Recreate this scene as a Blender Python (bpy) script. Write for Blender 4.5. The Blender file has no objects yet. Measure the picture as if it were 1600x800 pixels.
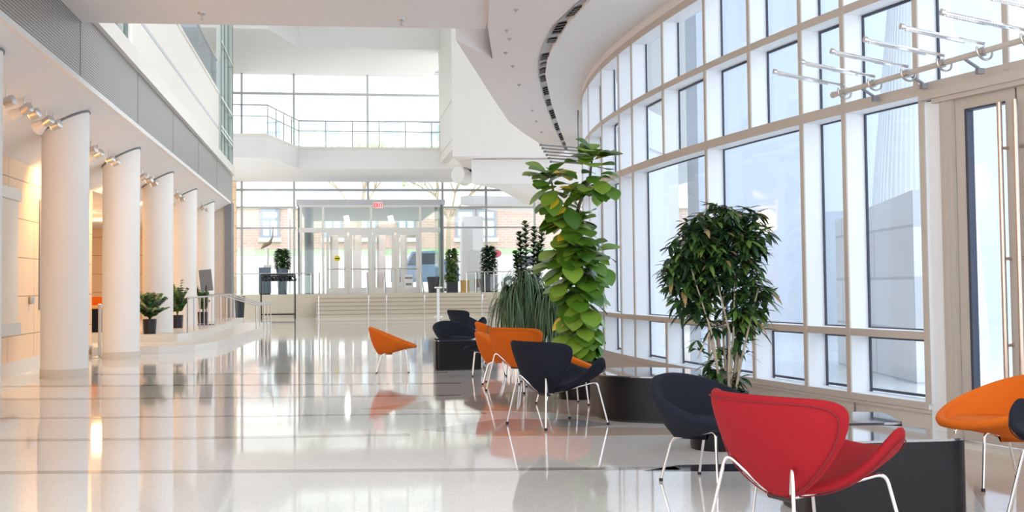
import bpy, math, random
from mathutils import Vector, Matrix
random.seed(7)
S = bpy.context.scene
COL = S.collection
PI = math.pi

# ------------------------------------------------------------------ camera
F, PPX, PPY, EYE = 1850.0, 800.0, 369.3, 1.2
vY = Vector((522 - PPX, 449 - PPY, F)).normalized()
vZ = Vector((800 - .0105 * 44640 - PPX, -44240 - PPY, F)).normalized()
vZ = (vZ - vY * vZ.dot(vY)).normalized()
vX = vY.cross(vZ)
EYEP = Vector((0, 0, EYE))
def ray(x, y):
    c = Vector((x - PPX, y - PPY, F))
    return Vector((vX.dot(c), vY.dot(c), vZ.dot(c)))
def pZ(x, y, z=0.0):
    d = ray(x, y); return EYEP + d * ((z - EYE) / d.z)
def pX(x, y, v):
    d = ray(x, y); return EYEP + d * (v / d.x)
def pY(x, y, v):
    d = ray(x, y); return EYEP + d * (v / d.y)
cd = bpy.data.cameras.new('camera'); cam = bpy.data.objects.new('camera', cd); COL.objects.link(cam)
r_ = Vector((vX.x, vY.x, vZ.x)); u_ = -Vector((vX.y, vY.y, vZ.y)); b_ = -Vector((vX.z, vY.z, vZ.z))
cam.matrix_world = Matrix(((r_.x, u_.x, b_.x, 0), (r_.y, u_.y, b_.y, 0), (r_.z, u_.z, b_.z, EYE), (0, 0, 0, 1)))
cd.sensor_width = 36; cd.lens = F / 1600 * 36; cd.shift_y = (PPY - 400) / 1600
cd.clip_start = .05; cd.clip_end = 500
S.camera = cam

# ------------------------------------------------------------------ materials
def mat(name, col, rough=.5, metal=0, spec=.5, noise=0, nscale=30, bump=0, emit=None, estr=0, coat=0):
    m = bpy.data.materials.new(name); m.use_nodes = True
    nt = m.node_tree; b = nt.nodes['Principled BSDF']
    b.inputs['Base Color'].default_value = (*col, 1)
    b.inputs['Roughness'].default_value = rough; b.inputs['Metallic'].default_value = metal
    b.inputs['Specular IOR Level'].default_value = spec
    b.inputs['Coat Weight'].default_value = coat
    if noise or bump:
        tc = nt.nodes.new('ShaderNodeTexCoord'); n = nt.nodes.new('ShaderNodeTexNoise')
        n.inputs['Scale'].default_value = nscale; n.inputs['Detail'].default_value = 3
        nt.links.new(tc.outputs['Object'], n.inputs['Vector'])
        if noise:
            mx = nt.nodes.new('ShaderNodeMix'); mx.data_type = 'RGBA'
            mx.inputs['A'].default_value = (*[c * (1 - noise) for c in col], 1)
            mx.inputs['B'].default_value = (*[min(1, c * (1 + noise)) for c in col], 1)
            nt.links.new(n.outputs['Fac'], mx.inputs['Factor'])
            nt.links.new(mx.outputs['Result'], b.inputs['Base Color'])
        if bump:
            bp = nt.nodes.new('ShaderNodeBump'); bp.inputs['Strength'].default_value = bump; bp.inputs['Distance'].default_value = .002
            nt.links.new(n.outputs['Fac'], bp.inputs['Height']); nt.links.new(bp.outputs['Normal'], b.inputs['Normal'])
    if emit:
        b.inputs['Emission Color'].default_value = (*emit, 1); b.inputs['Emission Strength'].default_value = estr
    return m
def glass(name, tint, base=.05, amt=.35):
    m = bpy.data.materials.new(name); m.use_nodes = True
    nt = m.node_tree; nt.nodes.clear()
    out = nt.nodes.new('ShaderNodeOutputMaterial'); mx = nt.nodes.new('ShaderNodeMixShader')
    t = nt.nodes.new('ShaderNodeBsdfTransparent'); g = nt.nodes.new('ShaderNodeBsdfGlossy')
    t.inputs['Color'].default_value = (*tint, 1); g.inputs['Roughness'].default_value = .0
    lw = nt.nodes.new('ShaderNodeLayerWeight'); lw.inputs['Blend'].default_value = .5
    p = nt.nodes.new('ShaderNodeMath'); p.operation = 'POWER'; p.inputs[1].default_value = 4
    a = nt.nodes.new('ShaderNodeMath'); a.operation = 'MULTIPLY_ADD'; a.inputs[1].default_value = amt; a.inputs[2].default_value = base
    nt.links.new(lw.outputs['Facing'], p.inputs[0]); nt.links.new(p.outputs[0], a.inputs[0]); nt.links.new(a.outputs[0], mx.inputs['Fac'])
    nt.links.new(t.outputs[0], mx.inputs[1]); nt.links.new(g.outputs[0], mx.inputs[2]); nt.links.new(mx.outputs[0], out.inputs[0])
    return m
def joints(name, c1, c2, w, h, gap, rough=.5, axes='YZ', offset=0.0, noise=.02):
    m = mat(name, c1, rough)
    nt = m.node_tree; b = nt.nodes['Principled BSDF']
    tc = nt.nodes.new('ShaderNodeTexCoord'); sp = nt.nodes.new('ShaderNodeSeparateXYZ'); cb = nt.nodes.new('ShaderNodeCombineXYZ')
    br = nt.nodes.new('ShaderNodeTexBrick')
    nt.links.new(tc.outputs['Object'], sp.inputs[0])
    nt.links.new(sp.outputs[axes[0]], cb.inputs['X']); nt.links.new(sp.outputs[axes[1]], cb.inputs['Y'])
    nt.links.new(cb.outputs[0], br.inputs['Vector'])
    br.offset = offset; br.inputs['Scale'].default_value = 1
    br.inputs['Brick Width'].default_value = w; br.inputs['Row Height'].default_value = h
    br.inputs['Mortar Size'].default_value = gap; br.inputs['Mortar Smooth'].default_value = .1
    br.inputs['Color1'].default_value = (*c1, 1); br.inputs['Color2'].default_value = (*[x * (1 - noise) for x in c1], 1)
    br.inputs['Mortar'].default_value = (*c2, 1)
    nt.links.new(br.outputs['Color'], b.inputs['Base Color'])
    return m

M = {}
M['white'] = mat('white paint', (.86, .85, .83), .6, noise=.012, nscale=3)
M['ceiling'] = mat('ceiling plaster', (.84, .83, .82), .7, noise=.012, nscale=2)
M['blush'] = mat('blush plaster', (.84, .79, .765), .7, noise=.012, nscale=2)
M['cream'] = mat('cream panel', (.82, .785, .72), .55, noise=.015, nscale=4)
M['column'] = mat('column plaster', (.88, .86, .83), .55, noise=.01, nscale=4)
M['nosingshade'] = mat('stair nosing', (.48, .41, .32), .5, noise=.05)  # edge strip colour darkened to stand in for shading along the treads
M['base'] = mat('limestone base', (.72, .66, .58), .5, noise=.05, nscale=20)
M['taupe'] = mat('taupe aluminium', (.56, .50, .44), .45, noise=.02)
M['frame'] = mat('white aluminium', (.86, .88, .90), .4, noise=.01)
M['gasket'] = mat('dark gasket', (.05, .06, .09), .5, noise=.1)
M['peach'] = joints('peach veneer', (.93, .66, .42), (.42, .26, .14), 1.45, .56, .008, .4)
M['band'] = mat('perforated metal', (.4, .4, .4), .4, .3)
nt = M['band'].node_tree; b = nt.nodes['Principled BSDF']
tc = nt.nodes.new('ShaderNodeTexCoord'); vo = nt.nodes.new('ShaderNodeTexVoronoi'); rp = nt.nodes.new('ShaderNodeValToRGB')
vo.inputs['Scale'].default_value = 28; vo.inputs['Randomness'].default_value = 0
rp.color_ramp.elements[0].position = .36; rp.color_ramp.elements[0].color = (.09, .09, .09, 1)
rp.color_ramp.elements[1].position = .46; rp.color_ramp.elements[1].color = (.52, .51, .50, 1)
nt.links.new(tc.outputs['Object'], vo.inputs['Vector']); nt.links.new(vo.outputs['Distance'], rp.inputs[0]); nt.links.new(rp.outputs[0], b.inputs['Base Color'])
M['steel'] = mat('brushed steel', (.62, .61, .60), .28, 1, noise=.05, nscale=60)
M['chrome'] = mat('chrome', (.86, .86, .87), .08, 1, noise=.02)
M['rubber'] = mat('black rubber', (.02, .02, .02), .6, noise=.1)
M['navy'] = mat('navy wool', (.013, .016, .028), .85, spec=.25, noise=.25, nscale=180, bump=.5)
M['blackwool'] = mat('black wool', (.010, .010, .013), .85, spec=.25, noise=.25, nscale=180, bump=.5)
M['orange'] = mat('orange wool', (.78, .165, .010), .8, spec=.25, noise=.08, nscale=180, bump=.5)
M['red'] = mat('red wool', (.35, .010, .017), .8, spec=.25, noise=.1, nscale=180, bump=.5)
M['redpipe'] = mat('dark red piping', (.22, .012, .02), .8)
M['navypipe'] = mat('dark piping', (.008, .009, .014), .8)
M['orangepipe'] = mat('rust piping', (.6, .13, .01), .8)
M['table'] = mat('espresso lacquer', (.011, .009, .012), .38, spec=.25, noise=.15, nscale=12)
M['tabletop'] = mat('polished table top', (.10, .10, .12), .06, spec=1, noise=.1, nscale=12, coat=1)
M['tabletop'].node_tree.nodes['Principled BSDF'].inputs['Coat IOR'].default_value = 2.2
M['pot'] = mat('charcoal pot', (.035, .038, .045), .45, noise=.15)
M['blackpot'] = mat('black pot', (.014, .015, .022), .4, noise=.15)
M['soil'] = mat('soil', (.06, .04, .03), .9, noise=.4, nscale=60, bump=1)
M['bark'] = mat('pale bark', (.46, .38, .28), .8, noise=.25, nscale=25)
M['darkbark'] = mat('dark bark', (.12, .085, .06), .8, noise=.25, nscale=25)
def leafmat(n, c, r=.35): return mat(n, c, r, spec=.5, noise=.22, nscale=9)
M['fig1'] = leafmat('fig leaf green', (.10, .23, .018)); M['fig2'] = leafmat('fig leaf lime', (.22, .37, .04)); M['fig3'] = leafmat('fig leaf dark', (.055, .15, .015)); M['fig4'] = leafmat('fig leaf yellow', (.78, .56, .03))
M['fic1'] = leafmat('ficus dark', (.022, .055, .022)); M['fic2'] = leafmat('ficus mid', (.05, .12, .03)); M['fic3'] = leafmat('ficus light', (.13, .24, .05)); M['fic4'] = leafmat('ficus tan', (.34, .23, .1))
M['pony1'] = leafmat('strap leaf green', (.06, .12, .045), .5); M['pony2'] = leafmat('strap leaf pale', (.16, .25, .13), .5)
M['stone'] = mat('cream stone', (.70, .62, .49), .35, noise=.05, nscale=6)
M['platform'] = mat('pale stone', (.80, .76, .70), .3, noise=.05, nscale=6)
M['glass'] = glass('clear glass', (.965, .97, .98))
M['bglass'] = glass('blue tinted glass', (.86, .92, .98), .04, .3)
M['gglass'] = glass('green edged glass', (.90, .945, .93), .06, .35)
M['dimmed'] = glass('daylight dimming glass', (.42, .44, .45), .05, .1)  # grey tint that dims daylight coming through the atrium roof
M['greenframe'] = mat('pale green frame', (.66, .72, .68), .4, noise=.03)
M['darkframe'] = mat('grey green frame', (.16, .20, .19), .4, noise=.05)
M['greyframe'] = mat('silver mullion', (.55, .57, .60), .4, noise=.03)
M['doorframe'] = mat('warm white door', (.82, .80, .77), .45, noise=.02)
M['lamp'] = mat('lamp lens', (1, 1, .95), .4, emit=(1, .95, .85), estr=1.6)
M['warmlamp'] = mat('warm lamp lens', (1, .8, .5), .4, emit=(1, .68, .35), estr=2)
M['exitred'] = mat('exit red', (.8, .04, .06), .4, emit=(.9, .03, .05), estr=.35)
M['exitface'] = mat('exit face', (.90, .72, .72), .4, emit=(1, .75, .75), estr=.12)
M['washedbrick'] = joints('washed out upper brick', (.86, .82, .80), (.8, .76, .74), .9, .3, .02, .8, 'XZ', .5, .05)  # upper brick storeys, colour lightened to imitate glare and reflection washing them out
M['brick'] = joints('pale brick', (.72, .47, .43), (.73, .56, .52), .6, .2, .03, .8, 'XZ', .5, .15)
M['lime'] = mat('limestone trim', (.82, .80, .76), .7, noise=.03)
M['lawn'] = mat('lawn', (.36, .54, .30), .9, noise=.25, nscale=2)
M['concrete'] = mat('pale concrete', (.72, .72, .71), .8, noise=.06, nscale=1)
M['stonewall'] = joints('stone blocks', (.84, .83, .82), (.60, .60, .61), 3.2, .62, .02, .8, 'YZ', .5, .08)
M['extwhite'] = mat('pale cladding', (.78, .80, .83), .6, noise=.02, nscale=1)
M['dim'] = mat('grey metal', (.25, .26, .28), .5, .4, noise=.1)
M['dim2'] = mat('mid grey metal', (.42, .43, .46), .5, noise=.05)
M['porch'] = mat('slate soffit', (.16, .18, .19), .6, noise=.05)
M['ink'] = mat('matt black', (.006, .006, .008), .9, spec=.1, noise=.1)
M['black'] = mat('black metal', (.02, .02, .022), .45, noise=.1)
M['yellow'] = mat('yellow sign', (.85, .70, .03), .5, noise=.05)
M['ochre'] = mat('ochre board', (.80, .48, .16), .6, noise=.05)
M['paper'] = mat('white paper', (.9, .9, .9), .6, noise=.01)
M['slate'] = mat('slate blue paint', (.12, .16, .22), .5, noise=.08)
M['carwhite'] = mat('white car paint', (.85, .86, .88), .25, noise=.01, coat=.5)
M['carblue'] = mat('blue car paint', (.20, .32, .50), .25, noise=.03, coat=.5)
M['carglass'] = mat('car glass', (.05, .07, .1), .1, noise=.1)
M['pink'] = mat('rose red', (.80, .10, .16), .5, noise=.05)

# floor: polished terrazzo
fl = mat('polished terrazzo', (.8, .78, .75), .05, spec=.55, coat=.0)
nt = fl.node_tree; b = nt.nodes['Principled BSDF']
tc = nt.nodes.new('ShaderNodeTexCoord')
v1 = nt.nodes.new('ShaderNodeTexVoronoi'); v1.inputs['Scale'].default_value = 130
n1 = nt.nodes.new('ShaderNodeTexNoise'); n1.inputs['Scale'].default_value = .9; n1.inputs['Detail'].default_value = 4
r1 = nt.nodes.new('ShaderNodeValToRGB')
r1.color_ramp.elements[0].color = (.80, .775, .74, 1); r1.color_ramp.elements[1].color = (.93, .915, .89, 1)
r1.color_ramp.elements[0].position = .1; r1.color_ramp.elements[1].position = .6
mx = nt.nodes.new('ShaderNodeMix'); mx.data_type = 'RGBA'; mx.blend_type = 'MULTIPLY'; mx.inputs['Factor'].default_value = 1
r2 = nt.nodes.new('ShaderNodeValToRGB'); r2.color_ramp.elements[0].color = (.93, .92, .91, 1); r2.color_ramp.elements[1].color = (1, 1, 1, 1)
sp = nt.nodes.new('ShaderNodeSeparateColor')
nt.links.new(tc.outputs['Object'], v1.inputs['Vector']); nt.links.new(tc.outputs['Object'], n1.inputs['Vector'])
nt.links.new(v1.outputs['Color'], sp.inputs[0]); nt.links.new(sp.outputs[0], r1.inputs[0]); nt.links.new(n1.outputs['Fac'], r2.inputs[0])
nt.links.new(r1.outputs[0], mx.inputs['A']); nt.links.new(r2.outputs[0], mx.inputs['B']); nt.links.new(mx.outputs['Result'], b.inputs['Base Color'])
M['floor'] = fl
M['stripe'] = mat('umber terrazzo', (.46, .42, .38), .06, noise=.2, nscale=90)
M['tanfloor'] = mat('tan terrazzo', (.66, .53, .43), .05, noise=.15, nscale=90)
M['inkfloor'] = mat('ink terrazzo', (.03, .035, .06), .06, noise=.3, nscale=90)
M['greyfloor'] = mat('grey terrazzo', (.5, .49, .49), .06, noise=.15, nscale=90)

# ------------------------------------------------------------------ mesh builder
class MB:
    def __init__(s): s.v = []; s.f = []; s.m = []
    def quad(s, *pts, mi=0):
        n = len(s.v); s.v += [Vector(p) for p in pts]; s.f.append(list(range(n, n + len(pts)))); s.m.append(mi)
    def hexa(s, p, mi=0, fm=None):
        n = len(s.v); s.v += [Vector(q) for q in p]
        fs = [(3, 2, 1, 0), (4, 5, 6, 7), (0, 1, 5, 4), (1, 2, 6, 5), (2, 3, 7, 6), (3, 0, 4, 7)]
        for i, f in enumerate(fs): s.f.append([n + k for k in f]); s.m.append(fm[i] if fm else mi)
    def box(s, a, b_, mi=0):
        x0, y0, z0 = [min(a[i], b_[i]) for i in range(3)]; x1, y1, z1 = [max(a[i], b_[i]) for i in range(3)]
        s.hexa([(x0, y0, z0), (x1, y0, z0), (x1, y1, z0), (x0, y1, z0), (x0, y0, z1), (x1, y0, z1), (x1, y1, z1), (x0, y1, z1)], mi)
    def obox(s, c, ax, ay, az, hx, hy, hz, mi=0, fm=None):
        c = Vector(c); ax = Vector(ax).normalized() * hx; ay = Vector(ay).normalized() * hy; az = Vector(az).normalized() * hz
        s.hexa([c - ax - ay - az, c + ax - ay - az, c + ax + ay - az, c - ax + ay - az, c - ax - ay + az, c + ax - ay + az, c + ax + ay + az, c - ax + ay + az], mi, fm)
    def tube(s, pts, r, n=8, mi=0, closed=False):
        pts = [Vector(p) for p in pts]; N = len(pts); base = len(s.v); prev = None
        for i, p in enumerate(pts):
            if closed: t = pts[(i + 1) % N] - pts[i - 1]
            else: t = pts[min(i + 1, N - 1)] - pts[max(i - 1, 0)]
            t.normalize()
            if prev is None:
                a = Vector((0, 0, 1)) if abs(t.z) < .9 else Vector((1, 0, 0)); x = t.cross(a).normalized()
            else: x = (prev - t * prev.dot(t)).normalized()
            prev = x; y = t.cross(x); rr = r[i] if isinstance(r, (list, tuple)) else r
            for k in range(n):
                a = 2 * PI * k / n; s.v.append(p + x * (rr * math.cos(a)) + y * (rr * math.sin(a)))
        for i in range(N if closed else N - 1):
            j = (i + 1) % N
            for k in range(n):
                k2 = (k + 1) % n; s.f.append([base + i * n + k, base + i * n + k2, base + j * n + k2, base + j * n + k]); s.m.append(mi)
        if not closed:
            s.f.append([base + k for k in range(n)][::-1]); s.m.append(mi)
            s.f.append([base + (N - 1) * n + k for k in range(n)]); s.m.append(mi)
    def lathe(s, prof, c=(0, 0, 0), n=32, mi=0, cap=True):
        base = len(s.v); c = Vector(c)
        for r, z in prof:
            for k in range(n): a = 2 * PI * k / n; s.v.append(c + Vector((r * math.cos(a), r * math.sin(a), z)))
        for i in range(len(prof) - 1):
            for k in range(n):
                k2 = (k + 1) % n; s.f.append([base + i * n + k, base + i * n + k2, base + (i + 1) * n + k2, base + (i + 1) * n + k]); s.m.append(mi)
        if cap:
            s.f.append([base + k for k in range(n)][::-1]); s.m.append(mi)
            e = base + (len(prof) - 1) * n; s.f.append([e + k for k in range(n)]); s.m.append(mi)
    def prism(s, poly, z0, z1, mi=0, top=None, inset=0):
        A = sum(poly[i][0] * poly[(i + 1) % len(poly)][1] - poly[(i + 1) % len(poly)][0] * poly[i][1] for i in range(len(poly)))
        if A < 0: poly = poly[::-1]
        n = len(poly); b0 = len(s.v)
        s.v += [Vector((p[0], p[1], z0)) for p in poly] + [Vector((p[0], p[1], z1)) for p in poly]
        for i in range(n):
            j = (i + 1) % n; s.f.append([b0 + i, b0 + j, b0 + n + j, b0 + n + i]); s.m.append(mi)
        s.f.append([b0 + i for i in range(n)][::-1]); s.m.append(mi)
        s.f.append([b0 + n + i for i in range(n)]); s.m.append(mi if top is None else top)
    def grid(s, rows, mi=0, closed=False):
        base = len(s.v); n = len(rows[0])
        for r in rows: s.v += [Vector(p) for p in r]
        for i in range(len(rows) - 1):
            for k in range(n if closed else n - 1):
                k2 = (k + 1) % n; s.f.append([base + i * n + k, base + i * n + k2, base + (i + 1) * n + k2, base + (i + 1) * n + k]); s.m.append(mi)
    def build(s, name, mats, parent=None, smooth=None, loc=None):
        me = bpy.data.meshes.new(name); me.from_pydata([tuple(v) for v in s.v], [], s.f)
        if not isinstance(mats, (list, tuple)): mats = [mats]
        for m in mats: me.materials.append(M[m] if isinstance(m, str) else m)
        me.polygons.foreach_set('material_index', s.m)
        me.update()
        if smooth is not None:
            me.polygons.foreach_set('use_smooth', [True] * len(me.polygons))
            if smooth < 180: me.set_sharp_from_angle(angle=math.radians(smooth))
        o = bpy.data.objects.new(name, me); COL.objects.link(o)
        if parent: o.parent = parent
        if loc is not None: o.location = loc
        return o
def tag(o, label=None, cat=None, group=None, kind=None):
    if label: o['label'] = label
    if cat: o['category'] = cat
    if group: o['group'] = group
    if kind: o['kind'] = kind
    return o
def struct(o, label=None, cat=None, group=None): return tag(o, label, cat, group, 'structure')
def empty(name, loc=(0, 0, 0), rz=0):
    o = bpy.data.objects.new(name, None); COL.objects.link(o); o.location = loc; o.rotation_euler = (0, 0, rz); o.empty_display_size = .1
    return o
def kids(o): return [c for c in bpy.data.objects if c.parent == o]
def copy_tree(o, parent=None):
    c = o.copy(); COL.objects.link(c)
    if parent: c.parent = parent
    for ch in kids(o): copy_tree(ch, c)
    return c
def roundpoly(pts, rad, n=7):
    out = []; N = len(pts)
    for i in range(N):
        p = Vector(pts[i]).to_2d(); a = Vector(pts[i - 1]).to_2d(); c = Vector(pts[(i + 1) % N]).to_2d()
        d1 = a - p; d2 = c - p; r = min(rad, d1.length * .48, d2.length * .48)
        s = p + d1.normalized() * r; e = p + d2.normalized() * r
        for k in range(n + 1):
            t = k / n; out.append(tuple(s * (1 - t) ** 2 + p * 2 * t * (1 - t) + e * t * t))
    return out
def fillet(pts, rad, n=5):
    pts = [Vector(p) for p in pts]; out = [pts[0]]
    for i in range(1, len(pts) - 1):
        p = pts[i]; d1 = pts[i - 1] - p; d2 = pts[i + 1] - p; r = min(rad, d1.length * .45, d2.length * .45)
        s = p + d1.normalized() * r; e = p + d2.normalized() * r
        for k in range(n + 1):
            t = k / n; out.append(s * (1 - t) ** 2 + p * 2 * t * (1 - t) + e * t * t)
    out.append(pts[-1]); return out
ORD = ['first', 'second', 'third', 'fourth', 'fifth', 'sixth', 'seventh', 'eighth', 'ninth', 'tenth', 'eleventh', 'twelfth']
NT = [0]
def trim():
    NT[0] += 1; return 'trim_%d' % NT[0]
NW = [0]
def win():
    NW[0] += 1; return 'window_%d' % NW[0]

# ------------------------------------------------------------------ floor
m = MB(); m.box((-9, -6, -.2), (14, 48.7, 0)); struct(m.build('floor', 'floor'), 'glossy cream terrazzo floor of the lobby', 'floor')
def inlay(pts, material, label, z=.0015):
    m = MB(); m.prism([(p[0], p[1]) for p in pts], -.004, z); struct(m.build(trim(), material), label, 'floor inlay')
def strip(px, w):
    a = [pZ(*p) for p in px]; return [(p.x, p.y - w / 2) for p in a] + [(p.x, p.y + w / 2) for p in a[::-1]]
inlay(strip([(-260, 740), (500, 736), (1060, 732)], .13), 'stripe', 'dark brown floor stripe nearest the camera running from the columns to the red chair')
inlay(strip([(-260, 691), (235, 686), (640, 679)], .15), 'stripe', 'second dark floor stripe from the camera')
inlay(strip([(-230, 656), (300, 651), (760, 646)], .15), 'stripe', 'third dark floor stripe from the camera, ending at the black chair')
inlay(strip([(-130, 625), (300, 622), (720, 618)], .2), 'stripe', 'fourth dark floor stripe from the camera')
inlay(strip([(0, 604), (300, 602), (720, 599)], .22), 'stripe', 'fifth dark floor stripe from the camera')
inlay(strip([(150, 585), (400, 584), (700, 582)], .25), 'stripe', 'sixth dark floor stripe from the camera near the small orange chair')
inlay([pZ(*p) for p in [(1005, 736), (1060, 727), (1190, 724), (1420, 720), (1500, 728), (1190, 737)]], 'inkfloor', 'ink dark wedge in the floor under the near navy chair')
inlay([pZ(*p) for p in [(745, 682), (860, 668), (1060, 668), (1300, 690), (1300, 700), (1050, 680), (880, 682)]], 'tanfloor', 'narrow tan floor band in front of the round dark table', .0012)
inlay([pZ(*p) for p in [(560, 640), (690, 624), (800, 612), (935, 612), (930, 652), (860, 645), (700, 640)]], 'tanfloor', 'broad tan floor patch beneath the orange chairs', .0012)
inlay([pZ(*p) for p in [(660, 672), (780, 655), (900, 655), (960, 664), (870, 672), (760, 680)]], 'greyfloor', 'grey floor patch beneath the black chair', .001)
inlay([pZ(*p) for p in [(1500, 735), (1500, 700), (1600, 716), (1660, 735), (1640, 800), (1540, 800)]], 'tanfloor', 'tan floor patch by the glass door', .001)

# ------------------------------------------------------------------ left side: columns, soffit, band, upper walls
XB = -3.15
def soff(x): return 3.80 + .54 * (x - XB)
colY = [12.7 + 4.36 * k for k in range(6)]
for k, y in enumerate(colY):
    n = 40; m = MB(); R = .312; cx = -3.668
    zb = .13
    bot = [(cx + R * math.cos(2 * PI * i / n), y + R * math.sin(2 * PI * i / n), zb) for i in range(n)]
    top = [(p[0], p[1], soff(p[0]) - .012) for p in bot]
    m.grid([bot, top], closed=True)
    o = m.build('column', 'column', smooth=60)
    b2 = MB(); b2.lathe([(.318, 0), (.318, zb)], (cx, y, 0), 40); b2.build('column_base', 'base', o, smooth=40)
    j = MB(); ring = [(cx + (R + .004) * math.cos(2 * PI * i / n), y + (R + .004) * math.sin(2 * PI * i / n), soff(cx + R * math.cos(2 * PI * i / n)) - .018) for i in range(n)]
    j.tube(ring, .014, 5, closed=True); j.build('shadow_joint', 'dim', o)
    struct(o, 'round white column, %s from the camera along the left side' % ORD[k], 'column')
m = MB(); m.hexa([(XB, 5, soff(XB)), (XB, 38, soff(XB)), (-8.2, 38, soff(-4.5)), (-8.2, 5, soff(-4.5)), (XB, 5, 4.6), (XB, 38, 4.6), (-8.2, 38, 4.6), (-8.2, 5, 4.6)])
m.v = []; m.f = []; m.m = []
zs = soff(-4.5)
prof = [(XB, soff(XB)), (-4.5, zs), (-8.3, zs), (-8.3, 4.55), (XB, 4.55)]
m.grid([[(p[0], y, p[1]) for p in prof] for y in (5, 38)], closed=True)
struct(m.build('ceiling_side', 'ceiling'), 'sloping white soffit above the columns', 'ceiling')
m = MB(); m.box((XB - .03, 5, 3.86), (XB + .01, 37.9, 4.72)); struct(m.build('wall_band', 'band'), 'grey perforated metal band above the columns', 'wall')
m = MB(); m.box((XB - .05, 5, 3.79), (XB + .035, 37.95, 3.862)); struct(m.build(trim(), 'white'), 'white edge strip under the perforated band', 'trim')
for i, y in enumerate([15.4, 19.8, 24.1, 28.5, 32.9]):
    m = MB(); m.box((XB + .008, y - .008, 3.87), (XB + .016, y + .008, 4.715)); struct(m.build(trim(), 'dim'), 'thin seam in the perforated band beside the %s column' % ORD[i + 1], 'trim')
m = MB(); m.box((XB - .3, 15.55, 4.72), (XB + .09, 38, 4.98)); struct(m.build(trim(), 'taupe' if 0 else 'platform'), 'projecting stone ledge above the perforated band', 'trim')
# upper wall with window opening
yw0 = pX(166, 70, -3.2).y; yw1 = pX(206, 80, -3.2).y
m = MB()
m.box((-3.35, 15.6, 4.98), (-3.19, yw0, 6.72)); m.box((-3.35, yw1, 4.98), (-3.19, 34.1, 5.66)); m.box((-3.35, yw1, 5.74), (-3.19, 34.1, 6.66)); m.box((-3.35, yw0, 6.2), (-3.19, yw1, 6.72))
m.box((-3.35, yw1, 5.66), (-3.215, 34.1, 5.74)); m.box((-3.35, yw0, 4.98), (-3.19, yw1, 5.02))
struct(m.build('wall_left', 'cream'), 'cream panelled wall above the ledge on the left', 'wall')
m = MB(); m.box((-3.36, yw1, 6.655), (-3.16, 34.1, 6.72)); struct(m.build(trim(), 'platform'), 'stone cap under the left glass balustrade', 'trim')
m = MB(); m.box((-3.21, yw1, 5.665), (-3.186, 34.1, 5.735)); struct(m.build(trim(), 'greyframe'), 'grey reveal line across the cream wall', 'trim')
w = MB(); w.box((-3.30, yw0, 5.02), (-3.294, yw1, 6.2)); wo = w.build(win(), 'gglass'); struct(wo, 'small window in the cream wall above the ledge', 'window')
f = MB()
for y in (yw0, yw0 + .55 * (yw1 - yw0), yw1): f.box((-3.33, y - .04, 5.02), (-3.26, y + .04, 6.2))
f.build('window_frame', 'darkframe', wo)
m = MB(); m.box((XB - .2, 15.6, 4.98), (XB + .06, yw0 - .3, 5.9)); struct(m.build(trim(), 'white'), 'white end block standing on the ledge', 'trim')
# balustrade glass panels
ys = [yw1 + i * (34.05 - yw1) / 7 for i in range(8)]
root = empty('glass_balustrade', (-3.26, 26, 6.72)); tag(root, 'long glass balustrade on top of the cream left wall', 'balustrade')
for i in range(7):
    g = MB(); g.box((-3.265, ys[i] + .02, 6.70), (-3.255, ys[i + 1] - .02, 7.62)); o = g.build('glass_panel', 'bglass', root); o.matrix_parent_inverse = Matrix.Translation((3.26, -26, -6.72))
t = MB(); t.box((-3.29, yw1, 7.62), (-3.23, 34.05, 7.67)); o = t.build('top_rail', 'steel', root); o.matrix_parent_inverse = Matrix.Translation((3.26, -26, -6.72))
# upper back wall behind the balustrade with blue glazing
m = MB(); m.box((-8.5, 10, 4.6), (-8.3, 60, 12)); struct(m.build('wall_upper', 'white'), 'white wall behind the left balustrade', 'wall')
m = MB(); m.box((-8.3, 16, 4.6), (-3.36, 34.1, 4.7)); struct(m.build('floor_gallery', 'platform'), 'upper gallery floor on the left', 'floor')
# bay glazing at the end of left wall
bayY = [34.1, 35.1, 36.3, 37.9]
root = None
for i in range(3):
    for zi, (z0, z1) in enumerate([(4.98, 5.66), (5.78, 6.6), (6.6, 8.2), (8.2, 12)]):
        g = MB(); g.box((-3.20, bayY[i] + .05, z0), (-3.19, bayY[i + 1] - .05, z1)); struct(g.build(win(), 'gglass'), 'pane of the green framed left bay, %s bay, %s row from the ledge' % (ORD[i], ORD[zi]), 'window')
for i, y in enumerate(bayY):
    m = MB(); m.box((-3.26, y - .055, 4.98), (-3.13, y + .055, 12)); o = m.build(trim(), 'greenframe'); struct(o, 'upright of the green framed left bay, %s from the camera' % ORD[i], 'trim')
    k = MB(); k.box((-3.135, y - .075, 4.98), (-3.12, y - .045, 12)); k.build('edge_strip', 'darkframe', o)
for i, z in enumerate([5.66, 5.78, 6.6, 8.2]):
    m = MB(); m.box((-3.25, 34.1, z - .05), (-3.125, 37.9, z + .05)); o = m.build(trim(), 'greenframe'); struct(o, 'crossbar of the green framed left bay, %s from the ledge' % ORD[i], 'trim')
    k = MB(); k.box((-3.13, 34.1, z - .055), (-3.118, 37.9, z - .03)); k.build('edge_strip', 'darkframe', o)
# lower end wall past the last column
m = MB(); m.box((-4.4, 37.2, 0), (-3.14, 37.9, 3.78)); struct(m.build('wall_end', 'base'), 'beige wall end past the last column', 'wall')
m = MB(); m.box((-3.3, 37.1, .3), (-3.1, 37.95, 3.85)); struct(m.build(trim(), 'dim'), 'dark grey edge post of the beige wall end', 'trim')

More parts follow.
